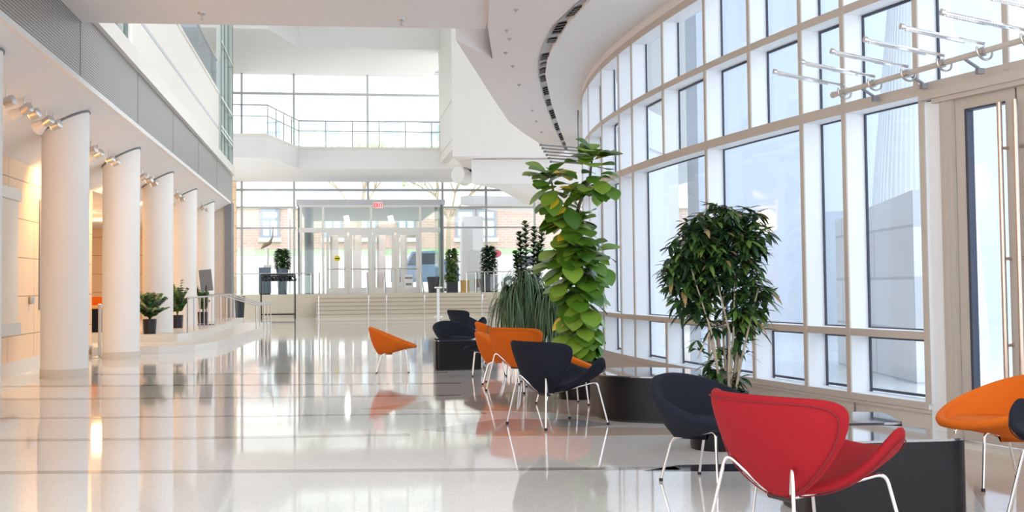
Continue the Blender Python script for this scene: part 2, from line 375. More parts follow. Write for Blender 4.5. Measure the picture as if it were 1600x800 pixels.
# peach panel wall and recess
m = MB(); m.box((-4.7, 5, .2), (-4.5, 23.2, zs + .02)); struct(m.build('wall_peach', 'peach'), 'peach veneer panel wall behind the columns', 'wall')
m = MB(); m.box((-4.7, 5, 0), (-4.485, 23.2, .2)); struct(m.build('baseboard_left', 'platform'), 'pale stone skirting under the peach wall', 'baseboard')
m = MB(); m.box((-8.3, 22.9, 0), (-4.7, 23.2, zs)); m.box((-8.5, 22.9, 0), (-8.3, 38, zs)); m.box((-8.3, 37.6, 0), (-4.4, 37.9, zs)); struct(m.build('wall_recess', 'peach'), 'peach walls of the recess behind the columns', 'wall')
# glazed display board on the peach wall
a = pX(4, 400, -4.47); c = pX(29, 400, -4.47)
root = empty('wall_mounted_display_board', (-4.47, (a.y + c.y) / 2, .75)); tag(root, 'tall frosted display board between two metal clamps on the peach wall', 'display board')
def loc_build(mb, name, mt, parent, smooth=None):
    L = Vector(parent.location); mb.v = [v - L for v in mb.v]; return mb.build(name, mt, parent, smooth)
z1, z0 = pX(18, 294, -4.47).z, pX(18, 523, -4.47).z
y0, y1 = a.y - .6, c.y
g = MB(); g.box((-4.48, y0, z0 + .1), (-4.465, y1 - .05, z1 - .1)); loc_build(g, 'board', mat('frosted board', (.80, .74, .64), .3, noise=.02), root)
for z in (z0, z1 - .16):
    g = MB(); g.box((-4.497, y0, z), (-4.43, y1, z + .16)); loc_build(g, 'clamp', 'steel', root)
p = pX(46.5, 469, -4.49); m = MB(); m.prism(roundpoly([(-.03, -.02), (.03, -.02), (.03, .02), (-.03, .02)], .01), 0, .1)
m = MB(); m.lathe([(.035, -.06), (.045, -.03), (.045, .05), (.03, .06)], (p.x + .03, p.y, p.z), 16); tag(m.build('wall_reader', 'steel', smooth=40), 'small metal reader fixed to the peach wall', 'wall fixture')
m = MB(); yy = pX(62, 400, -4.49).y; m.box((-4.505, yy - .02, .9), (-4.485, yy + .03, 2.6)); struct(m.build(trim(), 'dim'), 'dark slot in the peach wall beside the second column', 'trim')
# recess contents
p = pX(150, 500, -5.0)
root = empty('reception_counter', (-5.3, p.y + .3, 0)); tag(root, 'dark counter with orange top in the recess between the columns', 'counter')
g = MB(); g.box((-.9, -.35, 0), (.62, .35, .8)); g.build('body', 'navy', root)
g = MB(); g.prism(roundpoly([(-.95, -.4), (.66, -.4), (.66, .4), (-.95, .4)], .05), .8, .86); g.build('counter_top', 'ochre', root)
g = MB(); g.box((-.8, .25, .86), (.5, .38, 1.05)); g.build('back_ledge', 'orange', root)
p = pZ(157.5, 559)
root = empty('stanchion_post', (p.x - .02, p.y, 0)); tag(root, 'slim steel post standing beside the second column', 'post')
g = MB(); g.lathe([(.14, 0), (.14, .012), (.03, .03)], n=24); g.build('base', 'steel', root, smooth=40)
g = MB(); g.lathe([(.028, .02), (.028, .9), (.04, .905), (.04, .94), (.02, .955)], n=16); g.build('post', 'steel', root, smooth=40)
for i, y in enumerate([26, 29.5, 33]):
    root = empty('recessed_downlight', (-5.6, y, zs)); tag(root, 'round warm downlight in the recess ceiling, %s from the camera' % ORD[i], 'ceiling light', 'recess downlights')
    g = MB(); g.lathe([(.09, -.02), (.12, -.02), (.12, .005)], n=20); g.build('ring', 'white', root, smooth=40)
    g = MB(); g.lathe([(.088, -.012), (.088, -.004)], n=20); g.build('lens', 'warmlamp', root)
# track spotlights on the soffit
def make_spot(loc, aim, name='track_spotlight', shade=False):
    root = empty(name, loc)
    g = MB(); g.tube([(0, 0, .10), (0, 0, -.01)], .012, 8); g.build('stem', 'steel', root, smooth=40)
    d = Vector(aim).normalized(); x = d.cross(Vector((0, 0, 1))).normalized()
    c = Vector((0, 0, -.06))
    g = MB(); g.tube([c - d * .10, c - d * .095, c + d * .02, c + d * .025], [.045, .06, .06, .05], 16); g.build('housing', 'steel', root, smooth=40)
    g = MB(); g.tube([c + d * .024, c + d * .03], [.048, .048], 16); g.build('lens', 'warmlamp', root)
    if shade:
        g = MB(); g.tube([c + d * .02, c + d * .16], [.055, .10], 16); g.f = g.f[:-2]; g.m = g.m[:-2]; g.build('flared_shade', 'cream', root, smooth=60)
    return root
bayname = ['before the second column', 'between the second and third columns', 'between the third and fourth columns', 'between the fourth and fifth columns', 'between the fifth and sixth columns']
# columns counted from the camera: colY[0] first ...
spx = [[(10, 152, 0), (38, 165, 1), (50, 172, 0), (72, 184, 1), (84, 190, 0)], [(142, 230, 0), (152, 236, 1), (170, 245, 0), (178, 249, 0)], [(222, 273, 1), (231, 278, 0), (239, 283, 0)], [(276, 303, 1), (283, 308, 0)], [(315, 322, 1), (320, 326, 0)]]
for bi, L in enumerate(spx):
    for i, (x, y, sh) in enumerate(L):
        d = ray(x, y)
        # intersect soffit plane z = soff(x) - .13
        t = (soff(0) - .10 - EYE) / (d.z - .54 * d.x)
        q = EYEP + d * t
        o = make_spot(q, (-1, .35, -.35) if not sh else (-.9, .45, -.5), shade=bool(sh))
        tag(o, '%s spotlight %s on the soffit %s' % (ORD[i], 'with flared shade' if sh else 'with short drum housing', bayname[bi]), 'spotlight', 'soffit spotlights')

# platform with two steps and railing on the left
top = [(-8.3, 24.5), (-4.4, 24.5), (-3.1, 24.4), (-2.9, 25.2), (-2.82, 26.5), (-2.78, 29), (-2.75, 37.2), (-8.3, 37.2)]
low = [(-8.3, 23.2), (-4.45, 23.2), (-4.4, 22.7), (-3.2, 22.6), (-2.6, 23.0), (-2.3, 24.2), (-2.18, 26), (-2.12, 29), (-1.9, 32.5), (-1.9, 37.2), (-8.3, 37.2)]
m = MB(); m.prism(low, 0, .15); struct(m.build('floor_step', 'platform'), 'low curved stone step at the left', 'step')
m = MB(); m.prism(top, .15, .30); struct(m.build('floor_platform', 'platform'), 'curved stone platform holding the potted plants', 'platform')
# ------------------------------------------------------------------ ceilings
m = MB(); m.prism([(XB - .05, -6), (3.2, -6), (2.0, 12.5), (1.86, 13.6), (1.98, 15.35), (XB - .05, 15.5)], 4.58, 5.3); struct(m.build('ceiling', 'ceiling'), 'flat white ceiling over the near end of the hall', 'ceiling')
ZPK, ZR = 4.50, 4.44
slotL = [pZ(x, y, ZPK) for x, y in [(905, 3), (868, 38), (850, 70), (843, 95), (843, 118), (853, 160), (868, 200), (884, 235)]]
slotR = [pZ(x, y, ZR) for x, y in [(924, 0), (887, 38), (864, 75), (855, 95), (852, 118), (861, 160), (874, 200), (888, 235)]]
pk = [pZ(x, y, ZPK) for x, y in [(765, 0), (762, 42), (770, 92), (712, 62), (768, 150), (795, 190), (818, 208), (840, 222), (852, 236), (862, 250)]]
e0 = slotL[0] + (slotL[0] - slotL[1]) * 1.2 + Vector((.25, 0, 0)); s0 = pk[0]
poly = [(s0.x + .35, -6), (s0.x, 9)] + [(p.x, p.y) for p in pk] + [(slotL[-1].x, slotL[-1].y)] + [(p.x, p.y) for p in slotL[::-1][1:]] + [(e0.x + .1, e0.y - .3), (3.5, 9), (4.1, 7.0), (5.0, 4), (5.6, -6)]
m = MB(); m.prism(poly, ZPK, 5.35); struct(m.build('ceiling_curved', 'blush'), 'curved blush ceiling sweeping along the hall', 'ceiling')
def W(Y): return 3.74 + (15.3 - Y) ** 2 / (2 * (34 if Y < 15.3 else 22))
wy = [3 + i * .5 for i in range(53)]
poly = [(5.75, -6), (5.2, 4), (4.3, 7.0), (3.68, 9), (e0.x + .26, e0.y - .3)] + [(p.x, p.y) for p in slotR] + [(6.3, 30)] + [(W(y) + .45, y) for y in wy[::-1]] + [(9.5, -6)]
m = MB(); m.prism(poly, ZR, 5.35); struct(m.build('ceiling_right', 'ceiling'), 'white curved ceiling beside the window wall', 'ceiling')
# slot: recessed channel strip with dark grilles
EA = [(6.0, -6), (5.4, 4), (4.4, 7), (3.75, 9), (e0.x + .3, e0.y - .3)]
LA = [(5.5, -6), (4.95, 4), (3.95, 7), (3.3, 9), (e0.x, e0.y - .3)] + [(p.x - .02, p.y) for p in slotL]
RA = EA + [(p.x + .06, p.y + .05) for p in slotR]
m = MB()
m.grid([[(p[0], p[1], 4.49), (q[0], q[1], 4.49)] for p, q in zip(LA, RA)])
m.grid([[(p[0], p[1], 4.56), (q[0], q[1], 4.56)] for p, q in zip(LA, RA)][::-1])
struct(m.build(trim(), 'dim2'), 'grey channel in the curved ceiling slot', 'trim')
def lerp_poly(P, t):
    u = t * (len(P) - 1); i = min(int(u), len(P) - 2); k = u - i
    return Vector((P[i][0] + k * (P[i + 1][0] - P[i][0]), P[i][1] + k * (P[i + 1][1] - P[i][1]), 0))
LB, RB = LA[5:], RA[5:]
TT = [(.03, .09), (.13, .20), (.23, .26), (.36, .42), (.45, .47), (.50, .55), (.575, .60), (.63, .67), (.70, .73), (.755, .80), (.83, .87), (.89, .93), (.945, .965), (.975, .995)]
for i, (t0, t1) in enumerate(TT):
    g = MB(); n = 4
    def q3(t, s_): a = lerp_poly(LB, t); c = lerp_poly(RB, t); return a.lerp(c, s_)
    lo = [[q3(t0 + (t1 - t0) * k / n, .14) + Vector((0, 0, 4.475)), q3(t0 + (t1 - t0) * k / n, .80) + Vector((0, 0, 4.475))] for k in range(n + 1)]
    g.grid(lo); g.grid([[p + Vector((0, 0, .02)) for p in r] for r in lo][::-1])
    for k in range(n):
        t = t0 + (t1 - t0) * (k + .5) / n; a = q3(t, .16) + Vector((0, 0, 4.47)); c = q3(t, .78) + Vector((0, 0, 4.47)); d = (c - a).normalized()
        g.obox((a + c) / 2, d, Vector((-d.y, d.x, 0)), (0, 0, 1), (c - a).length / 2, .006, .004, 1)
    tag(g.build('ceiling_slot_grille', ['ink', 'dim']), 'dark grille in the ceiling slot, %s from the near end' % (ORD + ['thirteenth', 'fourteenth'])[i], 'grille', 'ceiling slot grilles')
# small ceiling fittings
for i, (x, y) in enumerate([(806, 15), (792, 47), (796, 60), (790, 82), (801, 103), (811, 132), (832, 172), (838, 189), (846, 206)]):
    p = pZ(x, y, ZPK); g = MB(); g.lathe([(.016, -.018), (.03, -.008), (.035, 0)], p, 14); g.lathe([(.008, -.03), (.008, -.018)], p, 8)
    tag(g.build('ceiling_nozzle', 'dim2', smooth=40), 'small round fitting on the blush ceiling, %s from the camera' % ORD[i], 'ceiling fitting', 'fittings on the blush ceiling')
for i, (x, y) in enumerate([(316, 20), (627, 29)]):
    p = pZ(x, y, 4.58); g = MB(); g.lathe([(.03, -.035), (.05, -.02), (.055, 0)], p, 14); g.lathe([(.01, -.09), (.025, -.088), (.025, -.084), (.008, -.08), (.008, -.03)], p, 10)
    tag(g.build('ceiling_sprinkler', 'steel', smooth=40), 'sprinkler head on the flat ceiling, %s one' % ['left', 'middle'][i], 'sprinkler')

# ------------------------------------------------------------------ curved window wall
ZS, Z0, Z1, Z2, Z3 = .275, .785, 2.66, 3.49, 4.31
def Wn(Y):
    R = 34 if Y < 15.3 else 22
    s = -(15.3 - Y) / R if Y < 15.3 else (Y - 15.3) / R     # dX/dY
    return Vector((1, -s, 0)).normalized()
def Wp(Y, off=0, z=0):
    n = Wn(Y); return Vector((W(Y), Y, z)) + n * off
D = .20
def sweep(Ya, Yb, o0, o1, z0, z1, mb, fm=(0, 0, 0, 0), n=None):
    n = n or max(2, int(abs(Yb - Ya) / .4)); rows = []
    for i in range(n + 1):
        Y = Ya + (Yb - Ya) * i / n
        rows.append([Wp(Y, o0, z0), Wp(Y, o0, z1), Wp(Y, o1, z1), Wp(Y, o1, z0)])
    b0 = len(mb.v)
    for r in rows: mb.v += r
    for i in range(n):
        for k in range(4):
            k2 = (k + 1) % 4; mb.f.append([b0 + i * 4 + k, b0 + (i + 1) * 4 + k, b0 + (i + 1) * 4 + k2, b0 + i * 4 + k2]); mb.m.append(fm[k])
    mb.f.append([b0 + k for k in range(4)]); mb.m.append(fm[1]); mb.f.append([b0 + n * 4 + k for k in range(4)][::-1]); mb.m.append(fm[1])
YU = [5.2, 6.3, 7.56, 8.47, 9.40, 10.05, 11.0, 12.03, 13.3, 14.55, 15.22, 16.35, 17.7, 19.1, 20.5, 22, 23.5]
YM = [5.2, 8.42, 9.40, 10.05, 12.03, 14.55, 15.22, 16.35, 17.7, 19.1, 20.5, 22, 23.5]
YL = [5.2, 8.42, 9.40, 10.05, 11.0, 12.03, 13.3, 14.55, 15.22, 16.35, 17.7, 19.1, 20.5, 22, 23.5]
YF = 24.5
for nm, z, h, ys in [('topmost', Z3 - .02, .09, 3), ('upper', Z2, .07, 3), ('middle', Z1, .09, 3), ('low', Z0, .06, 8.42), ('sill', ZS - .02, .055, 8.42)]:
    m = MB(); sweep(ys, YF, 0, D + .03, z - h / 2, z + h / 2, m, (1, 0, 0, 0)); struct(m.build(trim(), ['frame', 'taupe']), '%s curved crossbar of the window wall' % nm if nm != 'sill' else 'curved window sill along the window wall', 'trim')
m = MB(); sweep(3, YF, .012, D + .1, Z3 + .02, ZR + .03, m); struct(m.build(trim(), 'ceiling'), 'white closing strip above the topmost crossbar', 'trim')
def mull(Y, z0, z1, label):
    n = Wn(Y); t = Vector((n.y, -n.x, 0))
    m = MB(); c = Wp(Y, D / 2 + .006, (z0 + z1) / 2); m.obox(c, n, t, (0, 0, 1), D / 2, .026, (z1 - z0) / 2)
    o = m.build(trim(), 'frame')
    k = MB(); k.obox(Wp(Y, .0, (z0 + z1) / 2), n, t, (0, 0, 1), .007, .027, (z1 - z0) / 2); k.build('inner_cap', 'taupe', o)
    struct(o, label, 'mullion')
for i, Y in enumerate(YU):
    mull(Y, Z1, Z3, 'upright in the top rows of the window wall, %s from the near end' % (ORD + ['thirteenth', 'fourteenth', 'fifteenth', 'sixteenth', 'seventeenth'])[i])
for i, Y in enumerate(YM[1:]): mull(Y, Z0, Z1, 'tall upright in the main row of the window wall, %s from the door' % ORD[i])
for i, Y in enumerate(YL[1:]): mull(Y, ZS, Z0, 'short upright in the bottom row of the window wall, %s from the door' % (ORD + ['thirteenth', 'fourteenth'])[i])
def pane(Ya, Yb, z0, z1, label):
    m = MB(); sweep(Ya, Yb, D, D + .012, z0, z1, m, n=3); o = m.build(win(), 'bglass'); struct(o, label, 'window')
    g = MB(); a = .017
    sweep(Ya + .026, Ya + .026 + a, D - .02, D - .004, z0, z1, g, n=1); sweep(Yb - .026 - a, Yb - .026, D - .02, D - .004, z0, z1, g, n=1)
    sweep(Ya + .05, Yb - .05, D - .02, D - .004, z1 - .043 - .014, z1 - .035, g, n=3); sweep(Ya + .05, Yb - .05, D - .02, D - .004, z0 + .02, z0 + .04, g, n=3)
    g.build('gasket', 'gasket', o)
O17 = ORD + ['thirteenth', 'fourteenth', 'fifteenth', 'sixteenth', 'seventeenth']
for i in range(len(YU) - 1):
    pane(YU[i], YU[i + 1], Z2, Z3, 'window pane in the topmost row of the curved wall, %s from the near end' % O17[i])
    pane(YU[i], YU[i + 1], Z1, Z2, 'window pane in the row above the door head, %s from the near end' % O17[i])
for i in range(1, len(YM) - 1): pane(YM[i], YM[i + 1], Z0, Z1, 'tall main window pane, %s from the glass door' % O17[i - 1])
for i in range(1, len(YL) - 1): pane(YL[i], YL[i + 1], ZS, Z0, 'low window pane under the rail, %s from the glass door' % O17[i - 1])
m = MB(); sweep(8.42, YF, .02, .3, 0, ZS - .04, m); o = m.build('wall_right', mat('taupe panel', (.62, .56, .50), .5, noise=.02)); struct(o, 'low taupe wall under the curved windows', 'wall')
for i, y in enumerate([9.35, 11.4, 13.5]):
    k = MB(); sweep(y, y + .012, .012, .03, .01, ZS - .06, k, n=1); k.build('panel_joint', 'dim', o)
k = MB(); sweep(8.42, YF, .0, .05, ZS - .075, ZS - .05, k); k.build('shadow_groove', 'taupe', o)
m = MB(); sweep(YF, 30, 0, .3, 0, 5, m); struct(m.build('wall_far_right', 'white'), 'white curved wall beyond the window wall', 'wall')
# door bay
m = MB(); sweep(3, 8.42, -.03, D + .05, Z1 - .09, Z1 - .02, m); struct(m.build(trim(), 'taupe'), 'deep taupe head over the glass doors', 'trim')
m = MB(); sweep(3, 8.3, -.01, D, Z1 - .125, Z1 - .088, m); struct(m.build(trim(), 'taupe'), 'inner step of the door head', 'trim')
m = MB(); sweep(8.24, 8.42, .03, D + .04, 0, Z1 - .1, m, n=1); struct(m.build(trim(), 'frame'), 'broad white jamb between windows and glass door', 'trim')
m = MB(); sweep(8.12, 8.245, .015, D + .02, 0, Z1 - .1, m, n=1); sweep(8.17, 8.2, -.0, .03, 0, Z1 - .1, m, n=1); struct(m.build(trim(), 'taupe'), 'stepped taupe jamb of the glass door', 'trim')
ZD = Z1 - .12
for di, (Ya, Yb, hy) in enumerate([(7.54, 8.115, 7.615), (6.55, 7.525, 7.475)]):
    m = MB(); sw = .10 if di == 0 else .085
    sweep(Yb - sw, Yb, .05, .10, .04, ZD, m, n=1); sweep(Ya, Ya + .09, .05, .10, .04, ZD, m, n=1)
    sweep(Ya, Yb, .05, .10, ZD - .09, ZD, m, n=2); sweep(Ya, Yb, .05, .10, .04, .30, m, n=2)
    o = m.build('door_%d' % (di + 1), 'taupe'); struct(o, ['taupe framed glass door leaf beside the window wall', 'second glass door leaf at the photo edge'][di], 'door')
    g = MB(); sweep(Ya + .09, Yb - sw, .072, .08, .28, ZD - .085, g, n=2); g.build('glass_pane', 'bglass', o)
    g = MB(); sweep(Yb - sw - .022, Yb - sw + .003, .045, .105, .28, ZD - .085, g, n=1); sweep(Ya + .09, Yb - sw, .045, .105, ZD - .1, ZD - .085, g, n=1); g.build('gasket', 'gasket', o)
    h = MB(); h.tube([Wp(hy, -.02, .35), Wp(hy, -.02, 2.44)], .018, 12)
    for z in (.75, 1.35, 2.12): h.tube([Wp(hy, -.02, z), Wp(hy, .06, z)], .012, 8)
    h.build('handle', mat('bronze satin', (.62, .50, .42), .3, .9, noise=.04), o, smooth=40)
m = MB(); sweep(3, 8.42, -.04, .3, 0, .03, m); struct(m.build(trim(), 'platform'), 'pale threshold under the glass doors', 'trim')
m = MB(); sweep(3, 6.5, .03, D, .03, ZD, m); struct(m.build('wall_near_right', 'frame'), 'white wall past the glass doors', 'wall')
# wall hung hanger rails
def hanger_rail(loc, p0, p1, n, arm, label, hooks=True, stays=5):
    root = empty('hanger_rail', loc); tag(root, label, 'rail')
    L = Vector(loc); p0 = Vector(p0) - L; p1 = Vector(p1) - L
    d = (p1 - p0).normalized(); up = Vector((0, 0, 1)); nrm = d.cross(up).normalized()
    g = MB(); g.tube([p0, p1], .021, 12); g.tube([p0 - d * .02, p0 + d * .02], .026, 12); g.build('pipe', 'taupe', root, smooth=40)
    for i in range(n):
        q = p0 + d * (.16 + i * ((p1 - p0).length - .16) / n)
        if hooks:
            g = MB(); a = Vector(arm).normalized()
            g.tube([q + a * (.058 * math.cos(t)) + up * (.058 * math.sin(t)) for t in [math.radians(x) for x in range(20, -201, -20)]][::-1], .008, 6)
            g.tube([q - d * .03, q + d * .03], .033, 12); g.build('hook', 'steel', root, smooth=60)
        st = q + Vector((0, 0, .05)); en = st + Vector(arm)
        g = MB(); g.tube([st, en], .011, 8); a = Vector(arm).normalized()
        for k in range(40):
            c = st.lerp(en, .25 + k * .018); g.obox(c - up * .014, a, d, up, .004, .008, .010)
        g.tube([en - a * .012, en + a * .012], .022, 10)
        g.build('toothed_arm', 'chrome', root, smooth=40)
    for i in range(stays):
        q = p0 + d * ((i + .6) * (p1 - p0).length / stays)
        g = MB(); g.tube([q, q - nrm * -.0 + Vector((.13, .02, -.07))], .012, 8); g.obox(q + Vector((.14, .02, -.09)), (1, 0, 0), (0, 1, 0), up, .025, .02, .02); g.build('bracket', 'dim', root, smooth=40)
    g = MB()
    return root
a = pZ(1303, 148, 2.75); bq = pZ(1600, 62, 2.75); bq = bq + (bq - a) * .4
hanger_rail(a, a, bq, 7, (-.60, -.02, .10), 'steel hanger rail with toothed arms over the glass doors')
root = empty('hanger_rail', pZ(905, 232, 4.0)); tag(root, 'set of slim steel arms high up beyond the fig tree', 'rail')
L = Vector(root.location)
for i in range(6):
    e = pZ(843 + i * 3.2, 226.5 + i * 5.2, 4.0) - L; s = e + Vector((1.1, .1, -.06))
    g = MB(); g.tube([e, s], .014, 6); g.tube([e, e + Vector((.05, 0, 0))], .024, 8); g.build('arm', 'dim', root, smooth=40)
s0_ = pZ(843, 226.5, 4.0) - L + Vector((1.1, .1, -.06)); s1_ = pZ(843 + 16, 252.5, 4.0) - L + Vector((1.1, .1, -.06))
g = MB(); g.tube([s0_, s1_], .02, 8); g.build('pipe', 'dim', root, smooth=40)
g = MB(); p = pZ(903, 172, 4.34); g.tube([p - L, Vector((p.x, p.y, 3.4)) - L], .014, 6); g.build('suspension_rod', 'dim', root, smooth=40)

# ------------------------------------------------------------------ back of the hall
YR = 48.6; ZP = .93
m = MB(); m.box((-9, YR, 0), (16, 70, ZP)); struct(m.build('floor_upper', 'stone'), 'cream stone landing at the far entrance', 'floor')
xs0 = pY(494, 480, 47.4).x; xs1 = pY(765, 480, 47.4).x
for i in range(5):
    m = MB(); y = YR - .3 * (5 - i); m.box((xs0, y, 0), (xs1, YR, ZP / 6 * (i + 1)))
    m.box((xs0, y - .012, ZP / 6 * (i + 1) - .045), (xs1, y + .03, ZP / 6 * (i + 1) + .002), 1)  # dark edge strip paints the shading line of each tread
    struct(m.build('floor_stair', ['stone', 'nosingshade']), '%s stone stair tread up to the far entrance' % ORD[i], 'stair')
YFc = 53.0
def bx(px, Y=YFc, y=400): return pY(px, y, Y).x
def bz(py, Y=YFc, x=560): return pY(x, py, Y).z
# facade mullions / transoms / panes
colx = [bx(363), bx(378), bx(459, y=120), bx(574, y=120), bx(690, y=150), bx(760), bx(836), bx(900), bx(960)]
rowz = [ZP, bz(356), bz(324), bz(297), 5.85, 6.6, bz(232), bz(148), bz(114), 10.9]
for j, z in enumerate(rowz[:-1]):
    z2 = rowz[j + 1]
    if j == 4: continue
    for i in range(len(colx) - 1):
        if z2 <= bz(322) + .01 and i in (2, 3): continue
        if z >= 6 and i >= 4: continue
        g = MB(); g.box((colx[i] + .03, YFc, z + .03), (colx[i + 1] - .03, YFc + .02, z2 - .03))
        struct(g.build(win(), 'glass'), 'far glass wall pane, %s column from the left, %s row from the floor' % (ORD[i], ORD[j]), 'window')
for i, x in enumerate(colx):
    m = MB(); zt = 10.9 if i < 5 else 5.9
    if i == 3: m.box((x - .045, YFc - .08, bz(318)), (x + .045, YFc + .08, zt))
    else: m.box((x - .045, YFc - .08, ZP), (x + .045, YFc + .08, zt))
    struct(m.build(trim(), 'greyframe'), 'upright of the far glass wall, %s from the left' % ORD[i], 'trim')
for j, z in enumerate(rowz[1:], 1):
    if j in (4, 5): continue
    xr = colx[4] if z > 6 else colx[-1]
    m = MB()
    if z < bz(320):
        m.box((colx[0], YFc - .06, z - .04), (bx(463), YFc + .06, z + .04)); m.box((bx(693), YFc - .06, z - .04), (xr, YFc + .06, z + .04))
    else: m.box((colx[0], YFc - .06, z - .05), (xr, YFc + .06, z + .05))
    struct(m.build(trim(), 'greyframe'), 'crossbar of the far glass wall, %s from the floor' % ORD[j - 1], 'trim')
# pilaster left of far glass wall
m = MB(); m.box((-9, YFc, ZP), (colx[0], YFc + .3, 11.5)); struct(m.build('wall_back_left', 'cream'), 'cream wall left of the far glass wall', 'wall')
m = MB(); m.box((bx(364), YFc - .5, ZP), (bx(370), YFc - .1, 5.85)); struct(m.build(trim(), 'peach'), 'peach strip at the left end of the far glass wall', 'trim')
# mezzanine bridge
def P2(px, py, z): p = pZ(px, py, z); return (p.x, p.y)
zb_, zt_ = 5.87, 6.62
mz = [(-9, 44.5), P2(418, 246, zb_), P2(467, 263.5, zb_), (pY(716, 265, 47).x, 46.9), (pY(716, 265, 47).x + 3, 46.9), (pY(716, 265, 47).x + 3, YFc), (-9, YFc)]
mz[0] = (-9, mz[1][1]); mz[3] = (mz[3][0], mz[2][1]); mz[4] = (mz[4][0], mz[2][1])
m = MB(); m.prism(mz, zb_, zt_); struct(m.build('floor_bridge', 'white'), 'white bridge slab across the far end above the doors', 'floor slab')
m = MB(); m.prism([(x, y - .04) for x, y in mz[:5]] + [(x, y) for x, y in mz[5:]], zt_, zt_ + .1); struct(m.build(trim(), 'cream'), 'cream coping along the bridge slab', 'trim')
# bridge railing
rp_ = [Vector((x, y + .1, zt_ + .1)) for x, y in mz[:4]]; rp_[0].x = -6
root = empty('bridge_railing', (0, 47, zt_ + .1)); tag(root, 'thin steel and glass railing along the far bridge', 'railing')
def railing(root, pts, h, n, matp='steel', glassm='bglass', mid=True, r=.02):
    L = Vector(root.location); pts = [Vector(p) - L for p in pts]; up = Vector((0, 0, h))
    g = MB(); g.tube([p + up for p in pts], r, 8); g.build('top_rail', matp, root, smooth=40)
    if mid: g = MB(); g.tube([p + up * .62 for p in pts], r * .7, 6); g.build('middle_rail', matp, root, smooth=40)
    for i in range(len(pts) - 1):
        k = max(1, round(n * (pts[i + 1] - pts[i]).length / sum((pts[j + 1] - pts[j]).length for j in range(len(pts) - 1))))
        for j in range(k + (1 if i == len(pts) - 2 else 0)):
            q = pts[i].lerp(pts[i + 1], j / k); g = MB(); g.tube([q, q + up], r * .8, 6); g.build('post', matp, root, smooth=40)
        if glassm:
            d = (pts[i + 1] - pts[i]).normalized(); c = (pts[i] + pts[i + 1]) / 2 + up * .47
            g = MB(); g.obox(c, d, d.cross(Vector((0, 0, 1))), (0, 0, 1), (pts[i + 1] - pts[i]).length / 2 - .03, .006, h * .42); g.build('glass_panel', glassm, root)
railing(root, rp_, 1.05, 14, 'dim', 'gglass')
# upper roof beam / high slab over the bridge
zr = pY(467, 74, mz[2][1]).z
hi = [(-9, mz[1][1]), (P2(418, 44, zr + .0)[0], P2(360, 44, zr)[1]), (pY(467, 74, mz[2][1]).x, mz[2][1]), (pY(696, 80, 47).x, mz[2][1]), (pY(696, 80, 47).x, YFc + .3), (-9, YFc + .3)]
hi[0] = (-9, hi[1][1])
m = MB(); m.prism(hi, zr, zr + 1.1); struct(m.build('ceiling_far', 'white'), 'white roof slab with beam over the far bridge', 'ceiling')
m = MB(); m.box((-9, YFc, 10.85), (colx[4] + .3, YFc + .4, 12)); struct(m.build(trim(), 'white'), 'white head above the far glass wall', 'trim')
# glazed atrium roof, its beams and dimmed panes added to cut the daylight
root = empty('skylight_roof', (2, 31, 13)); tag(root, 'skylight roof over the tall hall, white beams and dimmed panes added to cut daylight', 'skylight')
for i in range(9):
    g = MB(); g.box((-11, -16 + i * 4.2, -.3), (13, -14.4 + i * 4.2, .4)); g.build('beam', 'white', root)
    if i < 8: g = MB(); g.box((-11, -14.4 + i * 4.2, .1), (13, -11.8 + i * 4.2, .14)); g.build('dimming_pane', 'dimmed', root)
# white box volume at right with its soffit
xb = pY(708, 243, 42).x; yb = pZ(708, 244, zb_).y
p2 = pZ(737, 274, zb_)
m = MB(); m.prism([(xb, yb), (14, yb), (14, YFc + .3), (p2.x, YFc + .3), (p2.x, p2.y)], zb_, zb_ + .25); struct(m.build('ceiling_low', 'blush'), 'blush soffit under the white wall block at the far right', 'ceiling')
m = MB(); m.box((xb, yb, zb_ + .25), (14, yb + .3, 13)); m.box((xb, yb + .3, zb_ + .25), (xb + .3, mz[2][1] + .6, 13)); struct(m.build('wall_block', 'cream'), 'large cream wall block beyond the curved ceiling', 'wall')
for i, y in enumerate([166, 226]):
    z = pX(700, y, xb).z; k = MB(); k.box((xb - .01, yb + .05, z - .015), (xb + .01, mz[2][1] + .5, z + .015)); struct(k.build(trim(), 'taupe'), '%s joint line on the side of the cream wall block' % ['upper', 'lower'][i], 'trim')
g = MB(); p = pY(712, 280, 47.2); q = pY(733, 280, 47.2); g.tube([(p.x, 46.4, p.z + .1), (p.x + .2, 46.6, p.z + .1), (p.x + .4, 47.5, p.z + .1)], [.34, .34, .34], 20); struct(g.build(trim(), 'white', smooth=40), 'rounded white end of the bridge slab', 'trim')
# sloping canopy soffit lower right
zz = 4.95
m = MB(); m.prism([P2(737, 287, zz), P2(780, 296, zz), P2(834, 325, zz), (13, 60), (13, P2(900, 285, zz)[1]), ], zz, zz + .9) ; struct(m.build('ceiling_lobby', 'ceiling'), 'white lowered ceiling at the far right corner', 'ceiling')
# exterior canopy beyond the glass
m = MB(); cpts = [(bx(716, 56, 306), 55)] + [(bx(716, 56) + t * 5.5, 54.2 + 4 * math.sin(t * PI) ** .7 * .2) for t in (.1, .3, .5, .7, .9)] + [(bx(716, 56) + 6, 62), (bx(716, 56) + 2.5, 60)]
m.prism(cpts, 5.0, 5.4); tag(m.build('entrance_canopy', 'extwhite'), 'grey blue curved canopy outside the far glass wall', 'canopy')
